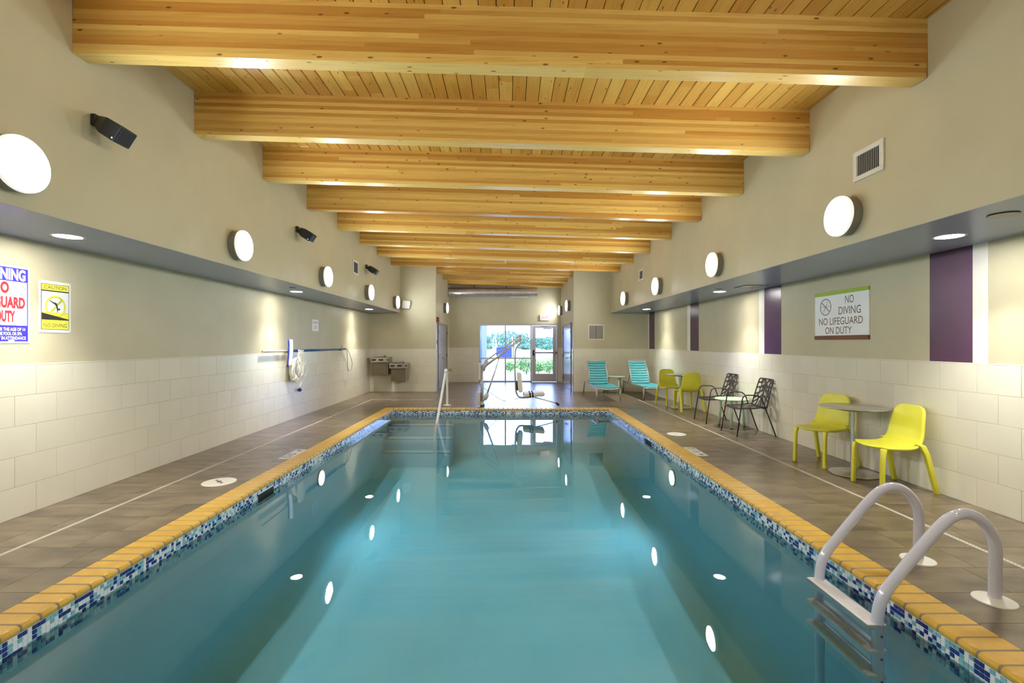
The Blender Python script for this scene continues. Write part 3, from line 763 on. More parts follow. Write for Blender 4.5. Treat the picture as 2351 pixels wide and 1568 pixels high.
seg_ = [tubemesh(ring, 0.0055, 'sign_brown', 6, True, flat=(1, 0.2)), tubemesh([(-0.355, 0.172, 0.0125), (-0.20, 0.048, 0.0125)], 0.0055, 'sign_brown', 6, flat=(1, 0.2)),
        tubemesh([(-0.235, 0.185, 0.0125), (-0.262, 0.125, 0.0125), (-0.305, 0.062, 0.0125), (-0.315, 0.025, 0.0125)], [0.0015, 0.004, 0.0045, 0.0015], 'sign_brown', 6, flat=(1, 0.2)),
        tubemesh([(-0.372, 0.112, 0.0125), (-0.178, 0.112, 0.0125)], 0.002, 'sign_brown', 6, flat=(1, 0.2))]
link('no_diving_mark', joinmesh(seg_, 'sign_brown'), t)
# small sign
t = thing('emergency_sign', 'small white notice with dark red lettering above the rescue pole', 'sign', (XL, 9.9*K, 1.852), ROT_L)
plate(t, 'sign_panel', 'sign_white', 0, 0, 0.335, 0.245, 0, 0.004, 0.001)
for s, y_, ww in (('FOR EMERGENCY', 0.06, 0.27), ('USE', -0.02, 0.15), ('ONLY', -0.06, 0.15)):
    text('lettering', s, 'sign_red', t, 0, y_, ww, 0.05 if y_ > 0 else 0.033, 0.0046, 0.006)
# exit sign
t = thing('exit_sign', 'lit white exit sign with red letters above the glass door', 'sign', (1.39, YA, 2.405), ROT_B)
plate(t, 'housing', 'white_plastic', 0, 0, 0.345, 0.2, 0, 0.05, 0.006)
plate(t, 'face', 'exit_face', 0, 0, 0.31, 0.165, 0.05, 0.052)
text('lettering', 'EXIT', 'exit_red', t, 0, 0, 0.235, 0.125, 0.0535, 0.012)
# ---------------------------------------------------------------- wall fittings
t = thing('emergency_light', 'white tilted emergency light box on the back wall beside the soffit end', 'light', (-3.03, YB, 2.62))
box('back_box', 'box_grey', (0.02, -0.03, 0.02), (0.2, 0.06, 0.16), t, 0.01)
box('reflector_box', 'white_plastic', (-0.01, -0.10, 0), (0.235, 0.07, 0.245), t, 0.012, (math.radians(14), math.radians(6), math.radians(20)))
t = thing('fire_alarm', 'red fire alarm horn on the vestibule wall', 'alarm', (AL, 14.0*K, 2.18))
box('back_box', 'red', (0.025, 0, 0), (0.05, 0.12, 0.165), t, 0.006)
box('strobe_housing', 'red', (0.062, 0.01, 0), (0.03, 0.09, 0.13), t, 0.006)
box('strobe_lens', 'white_plastic', (0.084, 0.01, 0.0), (0.02, 0.06, 0.03), t, 0.004)
t = thing('switch_plate', 'grey switch box on the vestibule wall under the fire alarm', 'switch', (AL, 13.98*K, 1.5))
box('cover_plate', 'steel', (0.008, 0, 0), (0.016, 0.08, 0.13), t, 0.003)
box('toggle', 'black_plastic', (0.02, 0, 0), (0.014, 0.02, 0.04), t, 0.003)
t = thing('power_outlet', 'white power outlet on the tiled vestibule end wall', 'outlet', (-1.41, YA-0.0095, 0.50), ROT_B)
plate(t, 'cover_plate', 'white_plastic', 0, 0, 0.075, 0.12, 0, 0.006, 0.002)
for sy in (-1, 1): plate(t, 'socket', 'box_grey', 0, sy*0.028, 0.035, 0.03, 0.006, 0.008, 0.001)
t = thing('hose_tap', 'aged brass hose tap sticking out of the vestibule wall tile', 'tap', (AL+0.0095, 16.75*K, 0.47))
tube('pipe', 'brass', rounded([(0, 0, 0), (0.09, 0, 0), (0.12, 0, -0.05)], 0.03), 0.013, t, 10)
tube('handle_stem', 'brass', [(0.075, 0, 0), (0.075, 0, 0.05)], 0.007, t, 8)
lathe('handle', 'brass', [(0.0, 0.0), (0.032, 0.0), (0.035, 0.006), (0.032, 0.012), (0.0, 0.012)], t, (0.075, 0, 0.045), None, 14)
# rescue pole
t = thing('rescue_pole', 'long rescue pole with grey and blue sections hung along the tiled wall', 'pole', (XL, 0, 1.32))
y0, y1, y2 = 7.66*K, 8.75*K, 11.48*K
tube('grip_section', 'box_grey', [(0.06, y0, 0.008), (0.06, y1, 0.005)], 0.019, t, 12)
lathe('end_cap', 'white_plastic', [(0.0, 0.0), (0.019, 0.0), (0.019, 0.03), (0.0, 0.03)], t, (0.06, y0-0.005, 0.008), (-R90, 0, 0), 14)
tube('blue_section', 'blue_tube', [(0.06, y1, 0.005), (0.06, y2, -0.004)], 0.021, t, 12)
tube('hook_loop', 'lamp_grey', catmull([(0.06, y2+0.02, 0.0), (0.07, y2+0.13, 0.01), (0.08, y2+0.32, -0.1), (0.09, y2+0.52, -0.36), (0.09, y2+0.46, -0.52), (0.09, y2+0.3, -0.56), (0.085, y2+0.2, -0.5), (0.08, y2+0.19, -0.25), (0.07, y2+0.17, -0.04), (0.06, y2+0.06, 0.0)], 6), 0.0075, t, 8)
box('hook_clamp', 'steel', (0.06, y2+0.03, 0), (0.04, 0.1, 0.045), t, 0.008)
for yy in (8.5*K, 11.25*K):
    tube('wall_hook', 'lamp_grey', rounded([(0, yy, -0.03), (0.085, yy, -0.03), (0.085, yy, 0.09 if yy > 10 else 0.02)], 0.02), 0.006, t, 8)
# white rescue tube
t = thing('rescue_tube', 'upright white foam rescue tube with blue backing over the rescue pole', 'rescue tube', (XL, 8.50*K, 1.285))
pts = [(0.125+0.012*math.sin(i/10*math.pi), 0.02*math.cos(i/10*math.pi), 0.25-i*0.05) for i in range(11)]
tube('foam_tube', 'ring', pts, 0.034, t, 12)
tube('blue_backing', 'blue_ball', [(p[0]-0.028, p[1]-0.022, p[2]-0.004) for p in pts], 0.018, t, 8)
# ring buoy
t = thing('ring_buoy', 'white ring buoy wrapped in white rope hanging below the rescue pole', 'ring buoy', (XL+0.10, 8.80*K, 0.955))
ringp = [(0, 0.185*math.cos(a*math.pi/18), 0.185*math.sin(a*math.pi/18)) for a in range(36)]
tube('ring', 'ring', ringp, 0.062, t, 14, True, flat=(0.8, 1.0))
for q in range(4):
    a = q*R90+math.pi/4
    p = [(0.062*math.cos(b)*0.85, (0.185+0.067*math.sin(b))*math.cos(a), (0.185+0.067*math.sin(b))*math.sin(a)) for b in [k*math.pi/6 for k in range(12)]]
    tube('rope_band', 'ring', p, 0.012, t, 6, True)
    a2 = a+R90
    tube('grab_line', 'rope', catmull([(0.05, 0.25*math.cos(a), 0.25*math.sin(a)), (0.07, 0.29*math.cos((a+a2)/2-0.25), 0.29*math.sin((a+a2)/2-0.25)), (0.07, 0.31*math.cos((a+a2)/2), 0.31*math.sin((a+a2)/2)), (0.05, 0.25*math.cos(a2), 0.25*math.sin(a2))], 5), 0.007, t, 6)
rr = random.Random(11)
t2 = thing('throw_rope', 'tangled coil of white throw rope looped over the rescue pole hook', 'rope', (XL+0.10, 8.82*K, 1.24))
for k in range(16):
    cx, ph = rr.uniform(-0.09, 0.10), rr.uniform(0, 6)
    zl = rr.uniform(0.2, 0.52); wd_ = rr.uniform(0.04, 0.12)
    loop = [(0.06+rr.uniform(-0.02, 0.03), cx+wd_*math.sin(a)*(0.35+0.65*(1-math.cos(a))/2)+rr.uniform(-0.012, 0.012), 0.09-zl*(1-math.cos(a))/2+rr.uniform(-0.01, 0.01)) for a in [i*math.pi/5 for i in range(10)]]
    tube('rope_loop', 'rope', catmull(loop, 4, True), 0.0085, t2, 6, True)
for k in range(11):
    a = rr.uniform(-0.4, 3.4); l = rr.uniform(0.10, 0.19)
    tube('rope_end', 'rope', catmull([(0.06, 0.06, -0.02), (0.08, 0.06+0.5*l*math.cos(a), -0.02+0.6*l*math.sin(a)), (0.07, 0.07+l*math.cos(a), -0.03+0.8*l*math.sin(a))], 4), 0.006, t2, 6)
t = thing('float_ball', 'small blue float ball on the tiled wall below the ring buoy', 'ball', (XL+0.0095, 9.05*K, 0.545))
lathe('ball', 'blue_ball', [(0.0, -0.037)]+[(0.037*math.sin(a*math.pi/10), -0.037*math.cos(a*math.pi/10)) for a in range(1, 10)]+[(0.0, 0.037)], t, (0.042, 0, 0), (0, R90, 0), 20)
tube('peg', 'blue_ball', [(0, 0, 0), (0.02, 0, 0)], 0.012, t, 8)
# drinking fountains
def fountain(x0, z0, label):
    t = thing('drinking_fountain', label, 'drinking fountain', (x0, YB-0.0095, z0), None, 'drinking fountains')
    w_ = 0.535; dp = 0.44
    box('basin_deck', 'steel', (0, -dp/2, 0.455), (w_, dp, 0.155), t, 0.012)
    box('basin_bowl', 'dark_void', (-0.02, -dp/2-0.02, 0.5335), (0.36, 0.26, 0.003), t, 0.001)
    lathe('bubbler_base', 'chrome', [(0.05, 0.0), (0.045, 0.02), (0.02, 0.028), (0.0, 0.03)], t, (0.02, -0.12, 0.532), None, 20)
    tube('spout', 'chrome', rounded([(0.09, -0.12, 0.53), (0.09, -0.12, 0.57), (0.08, -0.18, 0.575)], 0.03), 0.011, t, 8)
    for x_ in (-0.165, 0.045): box('push_bar', 'black_rubber', (x_, -dp-0.002, 0.455), (0.125, 0.02, 0.05), t, 0.006)
    box('push_button', 'black_rubber', (0.235, -dp-0.002, 0.455), (0.045, 0.016, 0.045), t, 0.006)
    box('cabinet', 'steel', (0.0, -dp/2+0.05, 0.19), (w_-0.09, dp-0.1, 0.375), t, 0.006)
    box('front_panel', 'taupe_panel', (-0.012, -dp+0.075, 0.18), (w_-0.13, 0.05, 0.36), t, 0.006)
    box('badge', 'steel', (0.15, -dp+0.048, 0.03), (0.06, 0.004, 0.012), t)
fountain(-3.742, 0.52, 'stainless drinking fountain with taupe panel, the higher of the pair by the corner')
fountain(-3.200, 0.345, 'stainless drinking fountain with taupe panel, the lower of the pair')
# ---------------------------------------------------------------- duct
t = thing('air_duct', 'round galvanised spiral duct hanging under the vestibule beams', 'duct', (0, 16.80*K, 3.325))
prof = []; x = 0.0; L = 3.16
while x < L:
    prof += [(0.168, x), (0.168, x+0.118), (0.172, x+0.123), (0.172, x+0.128)]; x += 0.13
prof += [(0.168, L), (0.155, L+0.004), (0.0, L+0.004)]
lathe('spiral_tube', 'duct', prof, t, (AL+0.01, 0, 0), (0, R90, 0), 36)
box('diffuser', 'white_metal', (0.40, -0.02, -0.172), (0.66, 0.14, 0.035), t, 0.006)
for sx in (-1.2, -0.05): tube('hanger_strap', 'sign_wood', [(sx, 0, 0.16), (sx, 0, 0.32)], 0.022, t, 6)
# ---------------------------------------------------------------- vestibule side doors
def pair(face, sg, y0, y1, name, doorname, lab, sign):
    t = tag(link(doorname, None, None, (face, (y0+y1)/2, 0)), kind='structure')
    wd_ = y1-y0; H = 2.11
    box('door_frame', 'door_frame', (sg*0.012, 0, H-0.025), (0.05, wd_, 0.05), t, 0.004)
    for s in (-1, 1): box('door_frame', 'door_frame', (sg*0.012, s*(wd_/2-0.025), H/2-0.026), (0.05, 0.05, H-0.052), t, 0.004)
    lw = (wd_-0.1)/2
    for s in (-1, 1):
        lf = box('door_leaf', 'door_grey', (sg*0.008, s*lw/2, (H-0.05)/2+0.004), (0.03, lw-0.006, H-0.06), t, 0.002)
        for hz in (-0.78, 0.0, 0.78): box('hinge', 'ink', (sg*0.022, s*(lw/2-0.004), hz), (0.024, 0.03, 0.11), lf, 0.003)
        tube('lever_handle', 'chrome', rounded([(sg*0.015, -s*(lw/2-0.07), -0.06), (sg*0.075, -s*(lw/2-0.07), -0.06), (sg*0.075, -s*(lw/2-0.19), -0.06)], 0.02), 0.010, lf, 8)
        lathe('handle_rose', 'chrome', [(0.028, 0.0), (0.026, 0.008), (0.0, 0.01)], lf, (sg*0.015, -s*(lw/2-0.07), -0.06), (0, sg*R90, 0), 16)
        if sign and s == -1:
            for st_, z_, ww, hh in (('DANGER', 0.42, 0.40, 0.12),):
                link('lettering', textmesh(st_, 'sign_red', 0.01), lf, (sg*0.0158, 0.0, z_), ROT_L, (ww, hh, 1))
            for z_, ww in ((0.20, 0.36), (0.13, 0.30)): box('faded_red_line', 'sign_red', (sg*0.0156, 0.0, z_), (0.001, ww, 0.022), lf)
    return t
pair(AL, 1, D0, D1, 'double_door', 'door_1', '', True)
pair(AR, -1, D0+0.1, D1+0.1, 'double_door', 'door_2', '', False)
# ---------------------------------------------------------------- glazed end wall
win = tag(link('window_1', None, None, (0, YA+0.06, 0)), kind='structure')
fx = lambda px: (px-1165)/61.22
def bar(name, x0, x1, z0, z1, parent, dp=0.09, m='alu', yo=0.0): return box2(name, m, (x0, yo-dp/2, z0), (x1, yo+dp/2, z1), parent, 0.004)
bar('mullion', OX0, OX0+0.05, 0, OZ-0.05, win); bar('mullion', -0.105, -0.05, 0.05, OZ-0.05, win); bar('mullion', 0.865, 0.925, 0, OZ-0.05, win)
bar('head_rail', OX0, OX1, OZ-0.05, OZ, win); bar('sill_rail', OX0+0.05, 0.865, 0.0, 0.05, win)
for a, b in ((OX0+0.05, -0.105), (-0.05, 0.865)):
    bar('cross_rail', a, b, 0.865, 0.915, win)
    box2('pane', 'glass', (a, -0.004, 0.05), (b, 0.004, 0.865), win); box2('pane', 'glass', (a, -0.004, 0.915), (b, 0.004, OZ-0.05), win)
dr = tag(link('door_3', None, None, (0, YA+0.06, 0)), kind='structure')
bar('jamb', 1.845, OX1, 0, OZ-0.05, dr)
a, b = 0.93, 1.84
bar('stile', a, a+0.135, 0.01, OZ-0.055, dr, 0.045); bar('stile', b-0.135, b, 0.01, OZ-0.055, dr, 0.045)
bar('top_rail', a+0.135, b-0.135, 2.02, OZ-0.055, dr, 0.045); bar('bottom_rail', a+0.135, b-0.135, 0.01, 0.31, dr, 0.045)
box2('pane', 'glass', (a+0.135, -0.004, 0.31), (b-0.135, 0.004, 2.02), dr)
tube('push_bar', 'alu', [(a+0.06, -0.085, 1.10), (b-0.02, -0.085, 1.10)], 0.034, dr, 10)
box('latch_case', 'ink', (a+0.045, -0.055, 1.10), (0.06, 0.07, 0.2), dr, 0.01)
box('bar_end_cap', 'ink', (b-0.02, -0.075, 1.10), (0.04, 0.08, 0.08), dr, 0.008)
box('door_closer', 'alu', (1.5, -0.055, 2.015), (0.32, 0.06, 0.07), dr, 0.008)
box('closer_arm', 'lamp_grey', (1.42, -0.09, 2.08), (0.36, 0.03, 0.02), dr, 0.004)
# pendant sprinklers
for X in (-0.045, 1.62):
    t = thing('ceiling_sprinkler', 'small white sprinkler head under a long beam near the vestibule', 'sprinkler', (X, 11.39*K, zc(X)-0.44), None, 'sprinkler heads')
    tube('pipe_drop', 'white_metal', [(0, 0, 0.0), (0, 0, -0.035)], 0.012, t, 8)
    lathe('deflector', 'white_metal', [(0.0, -0.06), (0.03, -0.06), (0.03, -0.056), (0.01, -0.05), (0.012, -0.035), (0.0, -0.03)], t, seg=16)
# ---------------------------------------------------------------- pool ladder and rail
def ladder_rail(y):
    p = [(2.797, y, -0.01), (2.799, y, 0.15), (2.80, y, 0.30), (2.77, y, 0.40), (2.70, y, 0.475), (2.615, y, 0.498), (2.53, y, 0.465), (2.44, y, 0.378), (2.34, y, 0.262), (2.25, y, 0.152), (2.18, y, 0.065), (2.143, y, -0.005), (2.127, y, -0.08), (2.125, y, -0.18), (2.125, y, -0.4), (2.125, y, -0.95)]
    return catmull(p, 6)
lad = thing('pool_ladder', 'pale lavender-white pool ladder with two hooped handrails over the amber coping', 'ladder')
for y in (2.625*K, 3.114*K):
    rl = tube('handrail', 'ladder', ladder_rail(y), 0.0305, lad, 16)
    lathe('flange', 'white_plastic', [(0.033, 0.022), (0.06, 0.016), (0.098, 0.006), (0.1, 0.0)], rl, (2.795, y, 0.0), None, 32)
    for z_ in (-0.19, -0.32, -0.45): lathe('bolt', 'ink', [(0.008, 0), (0.006, 0.004), (0, 0.005)], rl, (2.125, y-0.03, z_), (R90, 0, 0), 8)
    lathe('foot_bumper', 'black_rubber', [(0.0, -0.05), (0.035, -0.05), (0.036, 0.0), (0.0, 0.0)], rl, (2.125, y, -0.94), None, 14)
for z_ in (-0.142, -0.285, -0.425):
    ym = (2.625+3.114)/2*K; ln = (3.114-2.625)*K+0.05
    tr = box('tread', 'tread', (2.105, ym, z_), (0.115, ln, 0.032), lad, 0.008, seg=2)
    for k in range(3):
        box('grip_rib', 'tread', (-0.032+k*0.032, 0, 0.0165), (0.012, ln-0.10, 0.003), tr, 0.001)
hr = thing('stair_handrail', 'white hooped handrail leading down into the pool steps', 'handrail', (-1.425, 0, 0))
p = catmull([(0, 10.82*K, -0.01), (0, 10.80*K, 0.4), (0, 10.74*K, 0.70), (0, 10.66*K, 0.82), (0, 10.57*K, 0.855), (0, 10.48*K, 0.82), (0, 10.36*K, 0.68), (0, 9.4*K, -0.02), (0, 9.0*K, -0.32), (0, 8.96*K, -0.7)], 6)
tube('rail_tube', 'white_metal', p, 0.026, hr, 14)
lathe('flange', 'white_plastic', [(0.028, 0.02), (0.09, 0.006), (0.092, 0.0)], hr, (0, 10.82*K, 0), None, 28)
# ---------------------------------------------------------------- yellow chairs (facing -Y in their own axes)
def shellmesh():
    prof = [(-0.255, 0.425, 0.155), (-0.25, 0.437, 0.185), (-0.225, 0.443, 0.212), (-0.17, 0.438, 0.226), (-0.09, 0.430, 0.232), (0.0, 0.428, 0.233), (0.07, 0.435, 0.232),
            (0.125, 0.458, 0.228), (0.16, 0.50, 0.222), (0.182, 0.56, 0.214), (0.200, 0.64, 0.205), (0.216, 0.72, 0.196), (0.228, 0.785, 0.182), (0.234, 0.818, 0.160), (0.237, 0.836, 0.125), (0.238, 0.843, 0.075)]
    nu = 13; vs = []; fs = []
    for i, (y, z, hw) in enumerate(prof):
        t = i/(len(prof)-1)
        seat = max(0.0, 1-abs(t-0.3)/0.35); back = max(0.0, 1-abs(t-0.72)/0.3)
        for k in range(nu):
            u = -1+2*k/(nu-1); e = u*u
            fy = 0.035*e if i < 3 else 0.0            # front edge bows forward in the middle
            vs.append((hw*u, y+fy-0.030*e*back, z+0.020*e*seat))
    for i in range(len(prof)-1):
        for k in range(nu-1): fs.append((i*nu+k, i*nu+k+1, (i+1)*nu+k+1, (i+1)*nu+k))
    return mesh('shell', vs, fs, 'yellow', True)
def barmesh(pts, ws, mat, bev=0.006):
    """square-section bar with its section kept level; ws = (half x, half y) per point"""
    vs = []; fs = []
    for (x, y, z), (a, b) in zip(pts, ws): vs += [(x-a, y-b, z), (x+a, y-b, z), (x+a, y+b, z), (x-a, y+b, z)]
    n = len(pts)
    for i in range(n-1):
        for k in range(4): fs.append((i*4+k, i*4+(k+1) % 4, (i+1)*4+(k+1) % 4, (i+1)*4+k))
    fs += [(3, 2, 1, 0), tuple(range((n-1)*4, n*4))]
    me = mesh('bar', vs, fs, mat)
    bm = bmesh.new(); bm.from_mesh(me); bmesh.ops.recalc_face_normals(bm, faces=bm.faces)
    bmesh.ops.bevel(bm, geom=bm.edges[:], offset=bev, segments=2, profile=0.5, affect='EDGES'); bm.to_mesh(me); bm.free()
    for p in me.polygons: p.use_smooth = True
    return me
ych = thing('yellow_chair', 'x', 'chair')
sh = link('shell', shellmesh(), ych)
so = sh.modifiers.new('thickness', 'SOLIDIFY'); so.thickness = 0.030; so.offset = -1
sb = sh.modifiers.new('smooth', 'SUBSURF'); sb.levels = 1; sb.render_levels = 1
for s in (-1, 1):
    link('front_leg', barmesh([(s*0.186, -0.200, 0.425), (s*0.190, -0.212, 0.36), (s*0.192, -0.222, 0.0)], [(0.024, 0.020), (0.019, 0.018), (0.018, 0.018)], 'yellow'), ych)
    link('rear_leg', barmesh([(s*0.205, 0.120, 0.485), (s*0.224, 0.150, 0.465), (s*0.236, 0.185, 0.38), (s*0.250, 0.275, 0.0)], [(0.016, 0.03), (0.018, 0.03), (0.019, 0.025), (0.019, 0.020)], 'yellow'), ych)
YG = 'yellow chairs'
def put_first(o, loc, rot, label, group):
    o.location = loc; o.rotation_euler = rot; o['label'] = label; o['group'] = group
put_first(ych, (3.915, 4.70*K, 0), (0, 0, -R90+0.02), 'yellow moulded plastic chair beside the silver table, the one nearer the pool ladder', YG)
copy_tree(ych, (3.87, 5.62*K, 0), (0, 0, math.radians(-70)), 'yellow moulded plastic chair angled behind the silver table near the no diving sign', YG)
copy_tree(ych, (3.925, 9.985*K, 0), (0, 0, math.radians(184)), 'yellow moulded plastic chair with its back turned, next to the dark leaf-pattern chair', YG)
copy_tree(ych, (3.865, 10.83*K, 0), (0, 0, math.radians(6)), 'yellow moulded plastic chair facing out behind the farther silver table, near a lounger', YG)
# ---------------------------------------------------------------- silver tables
stb = thing('cafe_table', 'x', 'table')
lathe('table_top', 'silver', [(0.0, 0.737), (0.29, 0.742), (0.328, 0.745), (0.338, 0.752), (0.336, 0.758), (0.325, 0.762), (0.0, 0.762)], stb, seg=56)
lathe('mounting_plate', 'lamp_grey', [(0.0, 0.715), (0.17, 0.72), (0.20, 0.737), (0.0, 0.737)], stb, seg=32)
lathe('column', 'silver', [(0.036, 0.02), (0.036, 0.72)], stb, seg=24)
lathe('base', 'silver', [(0.235, 0.0), (0.245, 0.006), (0.24, 0.014), (0.06, 0.026), (0.04, 0.034), (0.0, 0.034)], stb, seg=48)
put_first(stb, (3.91, 5.16*K, 0), (0, 0, 0), 'round silver pedestal table between two yellow chairs under the no diving sign', 'silver tables')
copy_tree(stb, (3.93, 10.38*K, 0), None, 'round silver pedestal table between two yellow chairs near the loungers', 'silver tables')
# ---------------------------------------------------------------- mint tables
mtb = thing('side_table', 'x', 'table')
lathe('table_top', 'mint', [(0.0, 0.478), (0.255, 0.478), (0.272, 0.484), (0.278, 0.493), (0.272, 0.502), (0.255, 0.506), (0.0, 0.506)], mtb, seg=48)
for k in range(3):
    a = math.radians(100+120*k); c, s_ = math.cos(a), math.sin(a)
    lg = tube('leg', 'mint', [(0.20*c, 0.20*s_, 0.48), (0.235*c, 0.235*s_, 0.012)], [0.022, 0.024], mtb, 14)
    lathe('foot_pad', 'black_rubber', [(0.019, 0.0), (0.019, 0.014), (0.0, 0.014)], lg, (0.235*c, 0.235*s_, 0), None, 14)
put_first(mtb, (3.93, 8.02*K, 0), (0, 0, math.radians(25)), 'round pale mint side table between two dark leaf-pattern chairs', 'mint side tables')
copy_tree(mtb, (3.15, 13.32*K, 0), (0, 0, math.radians(60)), 'round pale mint side table between the two aqua loungers', 'mint side tables')
# ---------------------------------------------------------------- dark leaf-pattern chairs
lch = thing('leaf_armchair', 'x', 'chair')
TR = 0.0095
for s in (-1, 1):
    tube('side_frame', 'bronze', rounded([(s*0.275, -0.305, 0.0), (s*0.262, -0.205, 0.655), (s*0.262, 0.075, 0.645), (s*0.275, 0.31, 0.0)], 0.085, 6), TR, lch, 10)
def leafpanel(fn, segs, outline, halfw, nu=46, nv=44, W=0.48, H=0.47):
    """plate with leaf-shaped openings, cut from a unit panel (u -1..1, v 0..1) laid on a curved surface fn(u, v)"""
    lines = [(p, q, 0.021 if len(s) > 3 else halfw) for s in segs for p, q in zip(s, s[1:])]
    def solid(u, v):
        x, y = u*W/2, v*H
        if min(W/2-abs(x), y, H-y) < 0.012: return True
        for p, q, hw in lines:
            ax, ay, bx_, by = p[0]*W/2, p[1]*H, q[0]*W/2, q[1]*H
            dx, dy = bx_-ax, by-ay; t = max(0, min(1, ((x-ax)*dx+(y-ay)*dy)/(dx*dx+dy*dy)))
            if math.hypot(x-ax-t*dx, y-ay-t*dy) < hw: return True
        return False
    def inside(u, v):
        r = 0.075; x, y = abs(u)*W/2, v*H
        cx, cy = x-(W/2-r), max(r-y, y-(H-r))
        return not (cx > 0 and cy > 0 and math.hypot(cx, cy) > r)
    idx = {}; vs = []; fs = []
    def vid(i, k):
        if (i, k) not in idx: idx[(i, k)] = len(vs); vs.append(fn(-1+2*i/nu, k/nv))
        return idx[(i, k)]
    for i in range(nu):
        for k in range(nv):
            u, v = -1+2*(i+0.5)/nu, (k+0.5)/nv
            if inside(u, v) and solid(u, v): fs.append((vid(i, k), vid(i+1, k), vid(i+1, k+1), vid(i, k+1)))
    me = mesh('plate', vs, fs, 'bronze')
    bm = bmesh.new(); bm.from_mesh(me)
    bmesh.ops.smooth_vert(bm, verts=[v for v in bm.verts if v.is_boundary], factor=0.5, use_axis_x=True, use_axis_y=True, use_axis_z=True)
    ext = bmesh.ops.solidify(bm, geom=bm.faces[:], thickness=0.006); bm.to_mesh(me); bm.free()
    rim = tubemesh([fn(u, v) for u, v in outline], TR, 'bronze', 8, True)
    return joinmesh([me, rim], 'bronze')
veins = [[(0.0, 0), (0.02, 0.3), (-0.03, 0.6), (0.0, 0.82)], [(-0.98, 0.12), (-0.45, 0.28), (-0.03, 0.46)], [(-0.98, 0.42), (-0.5, 0.5), (-0.05, 0.66)], [(-0.96, 0.66), (-0.45, 0.72), (-0.02, 0.80)],
         [(0.98, 0.2), (0.5, 0.34), (0.02, 0.42)], [(0.98, 0.48), (0.5, 0.55), (0.0, 0.62)], [(0.96, 0.72), (0.5, 0.72), (0.0, 0.76)], [(0.0, 0.82), (-0.35, 0.96)], [(0.0, 0.82), (0.35, 0.96)],
         [(-0.5, 0.72), (-0.62, 0.97)], [(0.5, 0.72), (0.66, 0.97)], [(-0.7, 0.0), (-0.5, 0.14), (-0.45, 0.28)], [(0.65, 0.0), (0.5, 0.16), (0.5, 0.34)], [(-0.3, 0.0), (-0.2, 0.2), (0.0, 0.34)], [(0.32, 0.0), (0.2, 0.18), (0.01, 0.3)],
         [(-0.5, 0.5), (-0.62, 0.66), (-0.45, 0.72)], [(0.5, 0.55), (0.62, 0.66), (0.5, 0.72)], [(-0.45, 0.28), (-0.65, 0.42), (-0.5, 0.5)], [(0.5, 0.34), (0.7, 0.45), (0.5, 0.55)], [(-0.98, 0.27), (-0.6, 0.38)], [(0.98, 0.34), (0.62, 0.42)],
         [(-0.2, 0.56), (-0.22, 0.70), (0.0, 0.82)], [(0.25, 0.58), (0.22, 0.7), (0.0, 0.82)], [(-0.96, 0.85), (-0.58, 0.86)], [(0.96, 0.88), (0.6, 0.85)]]
def rr_outline(r=0.16, n=5):
    o = []
    for cx, cy, a0 in ((1-r, 1-r/2, 0), (-1+r, 1-r/2, R90), (-1+r, r/2, math.pi), (1-r, r/2, 1.5*math.pi)):
        for k in range(n+1):
            a = a0+k/n*R90; o.append((cx+r*math.cos(a), cy+r/2*math.sin(a)))
    dense = []
    for i in range(len(o)):
        p, q = o[i], o[(i+1) % len(o)]; m = 4 if math.dist(p, q) > 0.3 else 1
        for k in range(m): dense.append((p[0]+(q[0]-p[0])*k/m, p[1]+(q[1]-p[1])*k/m))
    return dense
seatf = lambda u, v: Vector((0.245*u, 0.205-0.47*v, 0.448+0.012*math.cos(v*5.2)-0.018*(1-u*u)*(1-0.5*v)-0.02*max(0, v-0.8)*5))
backf = lambda u, v: Vector((0.235*u*(1-0.12*v), 0.185+0.105*v+0.02*v*v-0.0+0.012*(1-u*u), 0.435+0.455*v))
link('seat', leafpanel(seatf, veins, rr_outline(), 0.0155), lch)
link('backrest', leafpanel(backf, veins, rr_outline(), 0.0155), lch)
for yy, zz in ((-0.235, 0.435), (0.16, 0.43)):
    tube('cross_rod', 'bronze', [(-0.268, yy, zz), (0.268, yy, zz)], 0.008, lch, 8)
put_first(lch, (3.912, 7.45*K, 0), (0, 0, -R90), 'dark brown leaf-pattern metal armchair, the one nearer the silver table under the sign', 'leaf-pattern armchairs')
copy_tree(lch, (3.912, 8.57*K, 0), (0, 0, -R90), 'dark brown leaf-pattern metal armchair, the one next to the yellow chair with turned back', 'leaf-pattern armchairs')
# ---------------------------------------------------------------- loungers (head towards +Y)
lou = thing('sun_lounger', 'x', 'lounger')
LW = 0.29
for s in (-1, 1):
    tube('side_rail', 'champagne', rounded([(s*LW, 0.02, 0.325), (s*LW, 1.20, 0.325), (s*LW, 1.95, 0.345)], 0.1), 0.026, lou, 4, flat=(0.8, 1.2))
    tube('back_rail', 'champagne', [(s*(LW-0.03), 1.20, 0.33), (s*(LW-0.035), 1.36, 0.62), (s*(LW-0.04), 1.58, 0.955)], 0.02, lou, 8)
    tube('front_leg', 'champagne', [(s*LW, 0.05, 0.33), (s*(LW+0.012), 0.03, 0.0)], [0.026, 0.02], lou, 8)
    tube('rear_leg', 'champagne', [(s*LW, 1.88, 0.34), (s*(LW+0.012), 1.94, 0.0)], [0.026, 0.02], lou, 8)
tube('front_rail', 'champagne', [(-LW, 0.03, 0.315)]+[(LW*u, 0.03, 0.315-0.03*(1-u*u)) for u in (-0.6, -0.2, 0.2, 0.6)]+[(LW, 0.03, 0.315)], 0.022, lou, 8)
tube('head_rail', 'champagne', [((LW-0.04)*u, 1.58+0.02*(1-u*u), 0.955-0.0) for u in (-1, -0.5, 0, 0.5, 1)], 0.018, lou, 8)
tube('cross_rail', 'champagne', [(-LW, 1.2, 0.31), (LW, 1.2, 0.31)], 0.018, lou, 8)
